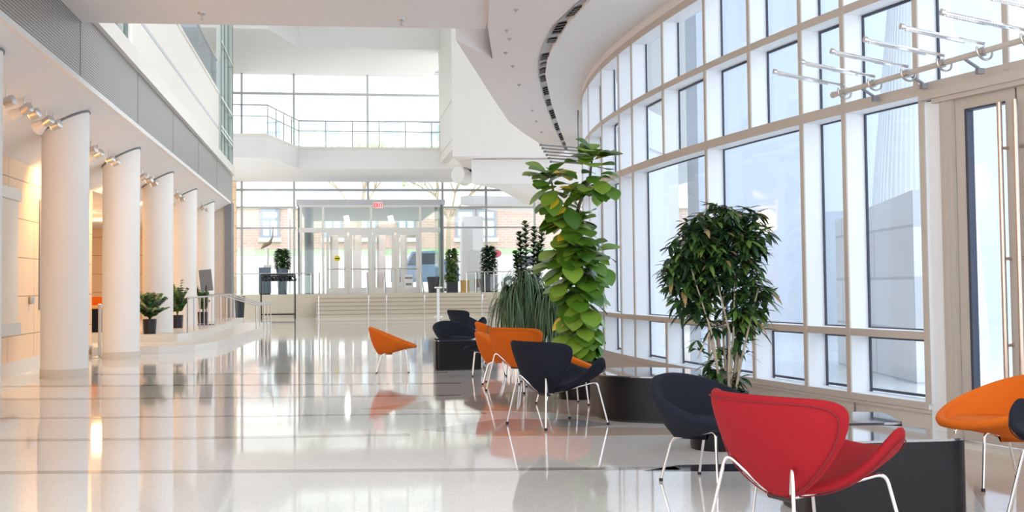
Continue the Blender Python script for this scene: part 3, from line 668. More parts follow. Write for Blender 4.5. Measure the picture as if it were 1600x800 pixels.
# vestibule
YV = 51.2
vx0, vx1 = pY(467, 400, YV).x, pY(692, 400, YV).x
vz = pY(560, 320, YV).z
m = MB(); m.box((vx0 - .1, YV - .1, vz + .004), (vx1 + .1, 64, vz + .22), 1); m.box((vx0, YV + .1, vz), (vx1, 63.9, vz + .02), 0); struct(m.build('ceiling_vestibule', ['porch', 'greyframe']), 'grey flat roof of the entrance vestibule', 'ceiling')
posts = [470, 505, 580, 657, 690]
px_ = [pY(p, 400, YV).x for p in posts]
for i, x in enumerate(px_):
    m = MB(); m.box((x - .05, YV - .07, ZP), (x + .05, YV + .07, vz)); struct(m.build(trim(), ['doorframe', 'doorframe', 'doorframe', 'doorframe', 'darkframe'][i]), 'upright of the vestibule front, %s from the left' % ORD[i], 'trim')
zh = pY(560, 363, YV).z; zl = pY(560, 356, YV).z
m = MB(); m.box((vx0, YV - .05, zh), (vx1, YV + .05, zl)); struct(m.build(trim(), 'doorframe'), 'door head across the vestibule front', 'trim')
m = MB(); m.box((vx0, YV - .06, vz - .1), (vx1, YV + .06, vz)); struct(m.build(trim(), 'doorframe'), 'top rail of the vestibule front', 'trim')
for i in range(4):
    g = MB(); g.box((px_[i] + .05, YV, zl), (px_[i + 1] - .05, YV + .015, vz - .1)); struct(g.build(win(), 'gglass'), 'transom pane of the vestibule front, %s from the left' % ORD[i], 'window')
for i in (0, 3):
    g = MB(); g.box((px_[i] + .05, YV, ZP + .05), (px_[i + 1] - .05, YV + .015, zh)); struct(g.build(win(), 'gglass'), '%s sidelight of the vestibule front' % ('left' if i == 0 else 'right'), 'window')
for sx, nm in ((vx0, 'left'), (vx1, 'right')):
    g = MB(); g.box((sx - .01, YV + .1, ZP), (sx + .01, YFc + 2.2, vz)); struct(g.build(win(), 'gglass'), '%s side glass of the vestibule' % nm, 'window')
    for k, y in enumerate((YV + .7, YV + 1.5)):
        g = MB(); g.box((sx - .06, y - .06, ZP), (sx + .06, y + .06, vz)); struct(g.build(trim(), 'darkframe' if k == 0 else 'greenframe'), '%s upright in the %s side of the vestibule' % (['near', 'far'][k], nm), 'trim')
g = MB(); g.lathe([(.2, ZP), (.2, vz)], (pY(483, 400, YV + 1.2).x, YV + 1.2, 0), 20); struct(g.build('column', 'dim', smooth=40), 'grey column inside the left of the vestibule', 'column')
nd = 2
def leaf_door(x0, x1, Y, label, hand, sign=None):
    global nd
    nd += 1
    m = MB(); t = .12; m.box((x0, Y - .03, ZP), (x0 + t, Y + .03, zh)); m.box((x1 - t, Y - .03, ZP), (x1, Y + .03, zh)); m.box((x0 + t + .002, Y - .028, zh - .12), (x1 - t - .002, Y + .028, zh)); m.box((x0 + t + .002, Y - .028, ZP), (x1 - t - .002, Y + .028, ZP + .24))
    o = m.build('door_%d' % nd, 'doorframe'); struct(o, label, 'door')
    g = MB(); g.box((x0 + t, Y - .005, ZP + .24), (x1 - t, Y + .005, zh - .12)); g.build('glass_pane', 'glass', o)
    g = MB(); g.tube([(x0 + t * .5, Y - .09, ZP + 1.05), (x1 - t * .5, Y - .09, ZP + 1.05)], .02, 6)
    for xx in (x0 + t * .5, x1 - t * .5): g.tube([(xx, Y - .09, ZP + 1.05), (xx, Y, ZP + 1.05)], .015, 6)
    g.build('push_bar', 'steel', o, smooth=40)
    return o
dx = [508, 544, 581, 618, 656]
dn = ['leftmost', 'second from left', 'third from left', 'rightmost']
for i in range(4): leaf_door(pY(dx[i], 400, YV).x + .05, pY(dx[i + 1], 400, YV).x - .05, YV, 'front glass entrance door, %s of four' % dn[i], 1)
for i in range(4): leaf_door(pY(dx[i] + 6, 400, YV + 2.6).x + .05, pY(dx[i + 1] + 4, 400, YV + 2.6).x - .05, YV + 2.6, 'outer glass entrance door behind the front ones, %s of four' % dn[i], 1)
for i, x in enumerate((524, 560, 598, 632)):
    g = MB(); xx = pY(x, 400, YV + 1.6).x; g.box((xx - .14, YV + 2.0, ZP), (xx + .14, YV + 2.2, zh)); struct(g.build(trim(), 'blush'), 'pale post between inner and outer doors, %s from the left' % ORD[i], 'trim')
p = pY(527, 404, YV - .04); g = MB(); g.tube([(p.x, YV - .05, p.z), (p.x, YV - .035, p.z)], .13, 20); g.box((p.x - .09, YV - .054, p.z - .025), (p.x + .09, YV - .05, p.z + .025), 1)
tag(g.build('door_sticker', ['yellow', 'black']), 'round yellow sticker with dark bar on the leftmost door', 'sign')
p = pY(639, 440, YV - .04); g = MB(); g.box((p.x - .2, YV - .05, p.z - .32), (p.x + .18, YV - .04, p.z + .3)); g.box((p.x - .17, YV - .054, p.z + .12), (p.x + .15, YV - .05, p.z + .2), 1); g.box((p.x - .14, YV - .054, p.z - .16), (p.x + .12, YV - .05, p.z - .06), 1)
tag(g.build('door_notice', ['paper', 'dim']), 'white notice with two dark bars on the rightmost door', 'notice')
# exit sign
p = pY(591, 320.5, YV - .25)
root = empty('exit_sign', (p.x, YV - .16, p.z)); tag(root, 'red lettered EXIT sign hanging on the vestibule front', 'sign')
g = MB(); g.box((-.2, -.03, -.13), (.2, .03, .13)); g.build('case', 'exitface', root)
LT = {'E': [(0, 0, 0, 1), (0, 0, 1, 0), (0, .5, .8, .5), (0, 1, 1, 1)], 'X': [(0, 0, 1, 1), (0, 1, 1, 0)], 'I': [(.5, 0, .5, 1)], 'T': [(.5, 0, .5, 1), (0, 1, 1, 1)]}
g = MB()
for i, ch in enumerate('EXIT'):
    for (a0, b0_, a1, b1) in LT[ch]:
        A = Vector((-.165 + i * .09 + a0 * .06, -.034, -.075 + b0_ * .15)); B = Vector((-.165 + i * .09 + a1 * .06, -.034, -.075 + b1 * .15)); d = (B - A)
        g.obox((A + B) / 2, d, (0, 1, 0), d.cross(Vector((0, 1, 0))), d.length / 2 + .012, .004, .016)
g.build('letters', 'exitred', root)
for i, (x, y) in enumerate([(542, 343), (611, 343)]):
    p = pY(x, y, YV + 1.1); root = empty('pendant_lamp', (p.x, YV + 1.1, p.z)); tag(root, 'lit white pendant lamp inside the vestibule, %s one' % ['left', 'right'][i], 'pendant lamp', 'vestibule pendant lamps')
    g = MB(); g.tube([(0, 0, .15), (0, 0, vz - p.z)], .01, 6); g.build('cord', 'dim', root)
    g = MB(); g.obox((0, 0, 0), (1, 0, .25), (0, 1, 0), (-.25, 0, 1), .11, .1, .17); g.build('lamp_shade', 'lamp', root)
    g = MB(); g.tube([(0, 0, .16), (0, 0, .22)], [.06, .02], 10); g.build('cap', 'steel', root)
# landing furniture
def prailing(px0, px1, Y, label, slope=None):
    a = pY(px0, 440, Y); c = pY(px1, 440, Y)
    root = empty('glass_railing', ((a.x + c.x) / 2, Y, ZP)); tag(root, label, 'railing')
    pts = [(a.x, Y, ZP), (c.x, Y, ZP)]
    railing(root, pts, .85, 5, 'steel', 'gglass', False)
prailing(356, 486, YR + .15, 'glass railing on the landing left of the stairs')
prailing(729, 800, YR + .15, 'glass railing on the landing right of the stairs')
def handrail(px, label):
    x = pY(px, 470, YR).x; root = empty('stair_handrail', (x, YR, 0)); tag(root, label, 'handrail', 'stair handrails')
    g = MB(); g.tube(fillet([(0, .35, ZP + .55), (0, .35, ZP + .86), (0, -.05, ZP + .86), (0, -1.55, .9), (0, -1.95, .9), (0, -1.95, .6)], .06), .022, 8); g.build('rail', 'steel', root, smooth=60)
    g = MB(); g.tube([(0, .3, ZP), (0, .3, ZP + .86)], .022, 8); g.build('post', 'steel', root)
    g = MB(); g.tube([(0, -1.6, 0), (0, -1.6, .9)], .022, 8); g.build('post', 'steel', root)
handrail(499, 'steel handrail at the left end of the far stairs'); handrail(574, 'steel handrail in the middle of the far stairs, left of two'); handrail(601, 'steel handrail in the middle of the far stairs, right of two'); handrail(658, 'steel handrail between the stair middle and the charcoal bin'); handrail(745, 'steel handrail at the right end of the far stairs')
def bin_(x0, x1, ytop, Y, zbase, label, mt='pot'):
    a = pY(x0, ytop, Y); c = pY(x1, ytop, Y); r = (c.x - a.x) / 2; h = a.z - zbase
    root = empty('waste_bin', ((a.x + c.x) / 2, Y, zbase)); tag(root, label, 'bin')
    g = MB(); g.lathe([(r * .74, 0), (r * .95, h * .93), (r * .9, h * .93), (r * .7, .05)], n=24); g.build('body', mt, root, smooth=40)
    g = MB(); g.lathe([(r, h * .86), (r * 1.02, h), (r * .9, h), (r * .9, h * .88)], n=24, cap=False); g.build('rim', mt, root, smooth=40)
bin_(667, 687, 432.5, YR + .5, ZP, 'tapered charcoal bin on the landing right of the doors')
bin_(366, 383, 463, 47.2, 0, 'dark bin on the floor at the left below the landing', 'blackpot')
# pedestal with sculpture
a = pY(405, 440, YR + 1.2); c = pY(423, 418, YR + 1.2)
root = empty('pedestal', ((a.x + c.x) / 2, YR + 1.2, ZP)); tag(root, 'slate blue pedestal box on the landing behind the glass railing', 'pedestal')
hw = (c.x - a.x) / 2; g = MB(); g.box((-hw, -hw, .05), (hw, hw, c.z - ZP - .03)); g.build('body', 'slate', root)
g = MB(); g.box((-hw * 1.04, -hw * 1.04, c.z - ZP - .03), (hw * 1.04, hw * 1.04, c.z - ZP)); g.build('top', 'slate', root); g = MB(); g.box((-hw * .9, -hw * .9, 0), (hw * .9, hw * .9, .05)); g.build('plinth', 'black', root)
root = empty('bird_sculpture', ((a.x + c.x) / 2 + .1, YR + 1.2, c.z)); tag(root, 'small abstract sculpture with raised wing on the slate pedestal', 'sculpture')
g = MB(); g.box((-.16, -.1, 0), (.16, .1, .12)); g.build('base', 'lime', root)
g = MB(); g.tube([(0, 0, .12), (.02, 0, .5), (-.02, 0, .8)], [.05, .04, .08], 10); g.build('stem', 'lime', root, smooth=60)
g = MB(); g.tube([(-.26, 0, .78), (-.1, 0, .92), (.1, 0, 1.02), (.2, 0, 1.25), (.24, 0, 1.7)], [.02, .09, .07, .03, .01], 10); g.build('wing', mat('bronze brown', (.3, .22, .15), .4, .5, noise=.1), root, smooth=60)
# garment rack with hangers
p = pZ(408, 496); q = pZ(461, 496); p.y = q.y = 47.6; p.x = pY(408, 470, 47.6).x; q.x = pY(461, 470, 47.6).x
hr = pY(430, 429, 47.6).z
root = empty('coat_rack', ((p.x + q.x) / 2, 47.6, 0)); tag(root, 'rolling black coat rack standing before the landing', 'coat rack')
wd = (q.x - p.x) / 2
for s in (-1, 1):
    g = MB(); g.tube([(s * wd, 0, .1), (s * wd, 0, hr)], .03, 8); g.build('post', 'black', root)
    g = MB(); g.tube([(s * wd, -.28, .1), (s * wd, .28, .1)], .03, 8); g.build('foot', 'black', root)
    for yy in (-.25, .25): g = MB(); g.tube([(s * wd - .02, yy, .05), (s * wd + .02, yy, .05)], .05, 12); g.build('caster', 'rubber', root)
g = MB(); g.tube([(-wd, 0, hr), (wd, 0, hr)], .03, 8); g.build('hanging_rail', 'black', root)
g = MB(); g.tube([(-wd, 0, .16), (wd, 0, .16)], .03, 8); g.build('bottom_bar', 'black', root)
proto = None
for i in range(18):
    x = -wd + .1 + i * (2 * wd - .2) / 17
    if proto is None:
        g = MB(); g.tube([(0, .0, -.06)] + [(0, .03 * math.cos(t), .0 + .03 * math.sin(t)) for t in [math.radians(k) for k in range(-60, 200, 40)]], .008, 5)
        g.tube([(0, 0, -.06), (0, .2, -.2), (0, .2, -.24), (0, -.2, -.24), (0, -.2, -.2), (0, 0, -.06)], .03, 6); proto = g.build('coat_hanger', 'black'); o = proto
    else: o = proto.copy(); COL.objects.link(o)
    o.location = ((p.x + q.x) / 2 + x, 47.6, hr + .005); o.rotation_euler = (0, 0, random.uniform(-.9, .9))
    tag(o, 'dark hanger hanging on the rolling black coat rack', 'hanger', 'hangers on the coat rack')
# misc boards
p = pY(724, 438, YR + .9); q = pY(729, 458, YR + .9); g = MB(); g.box((p.x - .1, YR + .8, ZP), (q.x + .12, YR + 1.1, p.z)); g.box((p.x - .12, YR + .78, p.z - .05), (q.x + .14, YR + 1.12, p.z), 0); tag(g.build('cardboard_carton', 'ochre'), 'ochre carton on the landing between two potted plants', 'carton')
p = pY(752, 436, YR + 2.4); g = MB(); g.box((p.x - .25, YR + 2.2, ZP + .2), (p.x + .25, YR + 2.6, p.z)); g.box((p.x - .28, YR + 2.2, ZP), (p.x - .2, YR + 2.6, p.z + .02)); g.box((p.x + .2, YR + 2.2, ZP), (p.x + .28, YR + 2.6, p.z + .02)); tag(g.build('wooden_crate', mat('rosy wood', (.45, .25, .2), .6, noise=.1)), 'rosy wooden cabinet box behind the right glass railing', 'box')
p = pY(684, 448, YR - 1.9); root = empty('queue_post', (p.x, YR - 2, 0)); tag(root, 'white post with flat head before the stairs by the charcoal bin', 'post')
g = MB(); g.lathe([(.05, .02), (.05, p.z - .08)], n=12); g.build('shaft', 'paper', root); g = MB(); g.box((-.14, -.08, p.z - .06), (.16, .08, p.z)); g.build('head', 'paper', root); g = MB(); g.lathe([(.18, 0), (.18, .03)], n=20); g.build('base', 'paper', root)

# left railing on the platform
root = empty('platform_railing', (-2.9, 29, .3)); tag(root, 'steel railing with many posts along the curved platform', 'railing')
pts = [(-2.98, 25.1, .3), (-2.94, 27, .3), (-2.92, 34.5, .3)]
railing(root, pts, .72, 11, 'steel', None, False, .018)
for i, y in enumerate([31.4, 33.0, 34.6]):
    root = empty('step_handrail', (-2.9, y, .3)); tag(root, 'sloping steel handrail over the low step, %s from the camera' % ORD[i], 'handrail', 'low step handrails')
    g = MB(); g.tube(fillet([(-.3, 0, .74), (0, 0, .74), (.85, 0, .47), (1.15, 0, .47)], .06), .018, 8); g.build('rail', 'steel', root, smooth=60)
    for xx, z0, z1 in ((0, 0, .74), (.9, -.30, .47), (1.1, -.30, .47)):
        g = MB(); g.tube([(xx, 0, z0), (xx, 0, z1)], .016, 8); g.build('post', 'steel', root)
p = pX(322, 440, -3.15); y = p.y
root = empty('sign_stand', (-3.15, y, .3)); tag(root, 'grey tilted sign board on a thin stand before the last column', 'sign stand')
zc = pX(322, 438, -3.15).z - .3
g = MB(); g.tube([(0, 0, 0), (0, 0, zc)], .015, 8); g.build('pole', 'black', root); g = MB(); g.lathe([(.2, 0), (.2, .02)], n=20); g.build('base', 'black', root)
g = MB(); g.obox((0, -.03, zc), (1, 0, .08), (0, 1, .25), (-.08, -.25, 1), .15, .012, .27); g.build('board', 'dim', root)

# ------------------------------------------------------------------ plants
def leaf(mb, base, d, up, L, Wd, prof, droop=.3, mi=0, nl=5, fold=.15, curl=0):
    d = Vector(d).normalized(); up = Vector(up)
    s = d.cross(up)
    if s.length < 1e-3: s = d.cross(Vector((1, .3, 0)))
    s.normalize(); n = s.cross(d).normalized(); rows = []
    for i in range(nl + 1):
        t = i / nl; c = Vector(base) + d * (L * t * (1 - .12 * droop * t)) + Vector((0, 0, -1)) * (droop * L * t * t * .6)
        k = t * (len(prof) - 1); a = int(k); fr = k - a
        w = Wd / 2 * (prof[a] * (1 - fr) + prof[min(a + 1, len(prof) - 1)] * fr)
        rows.append([c - s * w + n * (w * fold), c + n * (curl * w * .3), c + s * w + n * (w * fold)])
    mb.grid(rows, mi)
FID = [.08, .42, .58, .68, .82, .95, 1.0, .97, .84, .55, .08]
LAN = [.1, .7, 1, .9, .55, .05]
OV = [.1, .75, 1, .85, .1]
rnd = random.Random(3)
def rdir(): 
    v = Vector((rnd.gauss(0, 1), rnd.gauss(0, 1), rnd.gauss(0, 1))); return v.normalized()
def pot(root, prof, mt='pot', soilz=None, soilr=None):
    g = MB(); g.lathe(prof, n=32); g.build('pot', mt, root, smooth=40)
    if soilz: g = MB(); g.lathe([(soilr, soilz - .02), (soilr, soilz)], n=24); g.build('soil', 'soil', root)
# fiddle leaf fig
fx, fy = 2.55, 12.35
root = empty('fiddle_leaf_fig', (fx, fy, 0)); tag(root, 'tall fiddle leaf fig with big green and yellow leaves by the window wall', 'plant')
pot(root, [(.20, 0), (.215, .1), (.215, .40), (.19, .40), (.19, .34)], 'table', .36, .19)
L0 = Vector((fx, fy, 0))
def fp(px, py, dy=0): return pY(px, py, fy + dy) - L0
tr = [fp(905, 560), fp(908, 500), fp(900, 430), fp(893, 370), fp(905, 320), fp(922, 275), fp(926, 240)]
tr[0] = Vector((0, 0, .34)); g = MB(); g.tube(tr, [.03, .028, .026, .022, .018, .013, .01], 8); g.tube([fp(893, 372), fp(878, 340), fp(866, 305), fp(860, 275)], [.018, .015, .012, .008], 8); g.tube([fp(905, 540), fp(915, 480), fp(915, 420)], [.022, .02, .012], 8); g.build('trunk', 'darkbark', root, smooth=60)
cl = [(926, 250, 18, 12, .27, .55), (937, 285, 14, 7, .24, -.1), (915, 292, 16, 7, .24, -.2), (860, 280, 15, 11, .28, .35), (866, 300, 14, 6, .25, -.3), (880, 328, 16, 9, .27, -.4), (893, 350, 24, 12, .29, .2), (900, 380, 26, 14, .28, -.1), (922, 400, 22, 10, .27, 0), (885, 405, 20, 10, .28, -.1), (900, 432, 22, 13, .28, -.4), (915, 455, 22, 11, .26, -.4), (905, 485, 20, 13, .28, -.6), (908, 515, 18, 11, .26, -.6), (912, 540, 14, 6, .22, -.6)]
fo = MB()
for (x, y, r, n, ln, vz_) in cl:
    n = int(n * 1.9)
    for i in range(n):
        a = 2 * PI * i / n * 1.9 + rnd.uniform(-.4, .4); d = Vector((math.cos(a), math.sin(a) * .9, vz_ + rnd.uniform(-.45, .45)))
        b0 = fp(x + rnd.uniform(-r, r) * .6, y + rnd.uniform(-r, r) * .8, rnd.uniform(-.08, .08))
        yl = rnd.random() < (.08 if y < 420 else .015)
        mi = 3 if yl else rnd.choice([0, 0, 1, 1, 2, 0])
        d.normalize(); d = (d + Vector((0, -.1, 0))).normalized(); pe = b0 + d * .05
        leaf(fo, pe, d, Vector((0, -.35, 1)), ln * rnd.uniform(.8, 1.1), ln * rnd.uniform(.66, .84), FID, rnd.uniform(.25, .8), mi, 10, rnd.uniform(.02, .22))
fo.build('foliage', ['fig1', 'fig2', 'fig3', 'fig4'], root, smooth=180)
# ficus alii
kx, ky = 2.78, 8.38
root = empty('ficus_tree', (kx, ky, 0)); tag(root, 'bushy dark green ficus tree with pale stems in round planter behind navy chair', 'plant')
pot(root, [(.21, 0), (.215, .02), (.215, .41), (.19, .41), (.19, .34)], 'table', .37, .19)
L1 = Vector((kx, ky, 0))
def kp(px, py, dy=0): return pY(px, py, ky + dy) - L1
g = MB(); tips = []
for (x0, x1, x2, y2, dy) in [(1128, 1112, 1080, 420, -.1), (1132, 1122, 1105, 380, .05), (1136, 1130, 1130, 360, 0), (1140, 1146, 1150, 370, -.05), (1143, 1155, 1170, 400, .08), (1147, 1168, 1185, 450, -.08), (1134, 1118, 1095, 500, .1), (1138, 1140, 1118, 430, -.12), (1146, 1160, 1160, 500, .12), (1130, 1108, 1090, 560, -.1)]:
    s = kp(x0, 612, dy * .4); s.z = .36; e = kp(x2, y2, dy * 1.3); mid_ = kp(x1, 520, dy)
    g.tube([s, (s + mid_) / 2 + Vector((0, 0, .02)), mid_, e], [.011, .010, .008, .004], 6); tips.append((mid_, e))
g.build('stems', 'bark', root, smooth=60)
fo = MB()
bl = [(1100, 350, 28), (1130, 340, 26), (1160, 352, 30), (1178, 372, 22), (1088, 378, 32), (1120, 378, 34), (1150, 385, 32), (1065, 405, 26), (1095, 410, 34), (1130, 412, 34), (1165, 405, 28), (1062, 432, 24), (1088, 442, 30), (1115, 440, 26), (1078, 468, 24), (1098, 470, 20), (1180, 390, 18), (1165, 470, 26), (1185, 455, 20), (1150, 490, 24), (1170, 500, 24), (1140, 458, 16), (1095, 490, 14), (1178, 435, 14), (1110, 585, 16), (1095, 592, 12), (1090, 540, 10), (1160, 540, 14), (1155, 585, 12), (1145, 600, 12), (1200, 462, 10), (1118, 505, 12), (1130, 330, 14), (1170, 338, 14), (1050, 415, 12), (1112, 560, 8), (1126, 545, 8)]
for (x, y, r) in bl:
    nclump = max(2, int(r * r / 38))
    for c in range(nclump):
        a = rnd.uniform(0, 2 * PI); rr = r * math.sqrt(rnd.random()); c0 = kp(x + rr * math.cos(a), y + rr * math.sin(a), rnd.uniform(-1, 1) * r / 250)
        lightc = rnd.random()
        for i in range(7):
            a = rnd.uniform(0, 2 * PI); d = Vector((math.cos(a), math.sin(a), rnd.uniform(-.7, .5)))
            mi = (2 if lightc > .75 else 1) if rnd.random() < .55 else (0 if rnd.random() < .93 else 3)
            leaf(fo, c0, d, Vector((rnd.uniform(-.3, .3), rnd.uniform(-.3, .3), 1)), rnd.uniform(.10, .16), rnd.uniform(.032, .046), LAN, rnd.uniform(.1, .8), mi, 4, .2)
fo.build('foliage', ['fic1', 'fic2', 'fic3', 'fic4'], root, smooth=180)
# ponytail palm like grass
gx, gy = pY(836, 470, 17.0).x, 17.0
root = empty('ponytail_palm', (gx, gy, 0)); tag(root, 'wide grassy ponytail plant with thin drooping leaves behind the orange chairs', 'plant')
pot(root, [(.2, 0), (.26, .3), (.26, .32), (.22, .32), (.21, .26)], 'pot', .29, .21)
L2 = Vector((gx, gy, 0))
g = MB(); hd = []
for i in range(7):
    e = Vector((-.36 + i * .12, rnd.uniform(-.25, .25), rnd.uniform(.95, 1.5) - abs(i - 3.4) * .07)); g.tube([Vector((e.x * .2, e.y * .2, .28)), e * .6, e], [.03, .02, .012], 6); hd.append(e)
g.build('stems', 'darkbark', root, smooth=60)
fo = MB()
for i in range(1500):
    h = rnd.choice(hd); a = rnd.uniform(0, 2 * PI); out = rnd.uniform(.12, .42); dz = rnd.uniform(.25, 1.0)
    rows = []; dirv = Vector((math.cos(a), math.sin(a), 0)); sd = Vector((-math.sin(a), math.cos(a), 0))
    b0 = h + Vector((0, 0, rnd.uniform(-.25, .1)))
    for k in range(6):
        t = k / 5; c = b0 + dirv * (out * (1 - (1 - t) ** 1.8)) + Vector((0, 0, .16 * math.sin(t * PI * .8) - dz * t ** 1.9))
        w = .0105 * (1 - .8 * t); rows.append([c - sd * w, c + sd * w])
    fo.grid(rows, rnd.choice([0, 0, 1]))
fo.build('foliage', ['pony1', 'pony2'], root, smooth=180)
# rosette stalk plant behind
p = pY(826, 470, 19.5); hx, hyy = p.x, 19.5
root = empty('croton_plant', (hx, hyy, 0)); tag(root, 'dark stalky plant with whorled leaves rising behind the ponytail plant', 'plant')
pot(root, [(.16, 0), (.21, .32), (.21, .34), (.18, .34), (.17, .28)], 'blackpot', .3, .17)
L3 = Vector((hx, hyy, 0)); st = MB(); fo = MB()
for (x, y, y1) in [(812, 365, 450), (821, 348, 450), (835, 357, 450), (847, 362, 450), (806, 395, 440), (842, 385, 450)]:
    top_ = pY(x, y, hyy + rnd.uniform(-.1, .1)) - L3; b0 = pY(x * .6 + 826 * .4, 470, hyy) - L3
    st.tube([Vector((0, 0, .28)), b0, top_], [.014, .011, .006], 6)
    n = 84
    for i in range(n):
        t = i / n; c = b0.lerp(top_, t); a = i * 2.4; d = Vector((math.cos(a), math.sin(a), .35 + .5 * t))
        leaf(fo, c, d, (0, 0, 1), .19 * (1 - .35 * t), .08, OV, .35, rnd.choice([0, 0, 1, 1, 2]), 4, .1)
st.build('stems', 'darkbark', root); fo.build('foliage', ['fic1', 'fic2', 'fic3'], root, smooth=180)
# topiaries on the landing
def topiary(x0, x1, ytop, ypot, Y, label, mats, square=True, spread=1.0, n=1100, name='potted_topiary', zb=ZP):
    a = pY(x0, ypot, Y); c = pY(x1, ypot, Y); t = pY((x0 + x1) / 2, ytop, Y); w = (c.x - a.x) / 2; cx = (a.x + c.x) / 2; ph = a.z - zb; H = t.z - zb
    root = empty(name, (cx, Y, zb)); tag(root, label, 'plant')
    if square: g = MB(); g.prism(roundpoly([(-w, -w), (w, -w), (w, w), (-w, w)], .04), 0, ph); g.build('pot', 'blackpot', root)
    else: pot(root, [(w * .7, 0), (w * .95, ph), (w * .8, ph), (w * .7, ph * .8)], 'slate')
    g = MB(); g.tube([(0, 0, ph * .9), (0, 0, H * .9)], .025, 6); g.build('stem', 'darkbark', root)
    fo = MB()
    for i in range(n):
        z = ph + (H - ph) * rnd.random(); k = (z - ph) / (H - ph); r = w * spread * (.95 if k < .85 else .95 * (1 - (k - .85) * 3)) * math.sqrt(rnd.uniform(.3, 1)); q = rnd.uniform(0, 2 * PI)
        leaf(fo, (r * math.cos(q) * .85, r * math.sin(q) * .85, z), (math.cos(q), math.sin(q), rnd.uniform(-.3, .9)), (0, 0, 1), rnd.uniform(.15, .24), rnd.uniform(.09, .13), OV, .4, rnd.choice([0, 1, 1, 2]), 3, .1)
    fo.build('foliage', mats, root, smooth=180)
topiary(698, 715, 391, 441, YR + .6, 'narrow bright green topiary in square black pot beside the charcoal bin', ['fic2', 'fic3', 'fig2'])
topiary(752, 776, 386, 430, YR + 1.6, 'dark rounded topiary in tall dark pot behind the right railing', ['fic1', 'fic1', 'fic2'])
topiary(431, 451, 390, 419, YR + 1.3, 'leafy bush in slate pot beside the slate pedestal', ['fic1', 'fic2', 'fic3'], False, 1.15, 800)
# ZZ plants on the platform
def zz(px, pybase, pytop, Y, label, n=11, spread=.5, seed=1):
    p = pY(px, pybase, Y); rr = random.Random(seed); H = pY(px, pytop, Y).z - .3
    root = empty('potted_zz_plant', (p.x, Y, .3)); tag(root, label, 'plant')
    pot(root, [(.12, 0), (.135, .3), (.12, .3), (.115, .26)], 'blackpot', .275, .117)
    st = MB(); fo = MB()
    for i in range(n):
        a = rr.uniform(0, 2 * PI); o_ = rr.uniform(.12, spread); h = rr.uniform(.6, 1.2) * H; pts = []
        for k in range(7):
            t = k / 6; pts.append(Vector((math.cos(a) * o_ * t ** 1.6, math.sin(a) * o_ * t ** 1.6, .27 + (h - .27) * (t - .22 * t * t * (o_ / spread)))))
        st.tube(pts, [.012, .011, .010, .008, .007, .005, .003], 5)
        for k in range(1, 10):
            t = .25 + .75 * k / 10; q = t * 6; j = min(int(q), 5); c = pts[j].lerp(pts[j + 1], q - j); tn = (pts[j + 1] - pts[j]).normalized(); sd = tn.cross(Vector((0, 0, 1)))
            if sd.length < .01: sd = Vector((1, 0, 0))
            sd.normalize()
            for s in (-1, 1): leaf(fo, c, sd * s + tn * .35, (rr.uniform(-.5, .5), -1,   .7), .115, .07, OV, .3, rr.choice([0, 1, 1, 2]), 3, .1)
    st.build('stems', 'fic2', root, smooth=60); fo.build('foliage', ['fic1', 'fic2', 'fic3'], root, smooth=180)
zz(234, 510, 456, 24.75, 'spreading potted plant in round black pot at the front of the platform', 18, .42, 4)
zz(277, 515, 441, 28.2, 'taller potted plant standing second on the platform behind the railing', 20, .36, 9)
zz(317, 500, 442, 31.6, 'potted plant farthest along the platform beside the sign stand', 14, .24, 12)

# ------------------------------------------------------------------ furniture
def shell_patch(mb, fn, outline, c0, rings, nang, thick, mi=0):
    """closed cushion: front and back surfaces meeting on a rounded rim"""
    fr = []; bk = []
    for i in range(rings + 1):
        r = math.sin(i / rings * PI / 2)
        row = []; rowb = []
        for k in range(nang):
            a = 2 * PI * k / nang; ox, oy = outline(a); x = c0[0] + (ox - c0[0]) * r; y = c0[1] + (oy - c0[1]) * r
            p, n = fn(x, y); h = thick / 2 * math.sqrt(max(0, 1 - r ** 8))
            row.append(p + n * h); rowb.append(p - n * h)
        fr.append(row); bk.append(rowb)
    mb.grid(fr + bk[::-1][1:], mi, closed=True)
def slice_shell(length, halfw, lean, J, sign):
    """one peel of the two-shell chair: flat outline bent to a bowl; returns fn, outline"""
    d = Vector((0, math.cos(lean), math.sin(lean))) ; n = Vector((0, -math.sin(lean), math.cos(lean)))
    if sign < 0: d = Vector((0, -math.cos(lean), math.sin(lean))); n = Vector((0, math.sin(lean), math.cos(lean)))
    def surf(x, l):
        k = (l / length)
        return Vector(J) + Vector((x, 0, 0)) + d * (l - .35 * x * x * .5) + n * ((.85 * x * x + 4.2 * x ** 4) * (.45 + .55 * k) + .30 * (l - .30) ** 2 - .027)
    def fn(x, l):
        p = surf(x, l); e = .004; nx = (surf(x + e, l) - p).cross(surf(x, l + e) - p)
        if nx.dot(n) < 0: nx = -nx
        return p, nx.normalized()
    def outline(a):
        # D shape: rounded bottom at l=-.06, broad flat top at l=length
        ca, sa = math.cos(a), math.sin(a)
        if sa >= 0: e = 2 / 2.4; x = halfw * abs(ca) ** e * (1 if ca >= 0 else -1); l = length * .68 + length * .32 * abs(sa) ** e
        else:
            u = abs(sa); x = halfw * max(0, 1 - u ** 1.7) ** .8 * (1 if ca >= 0 else -1); l = length * .68 - (length * .68 + .06) * u ** .95
        return x, l
    return fn, outline
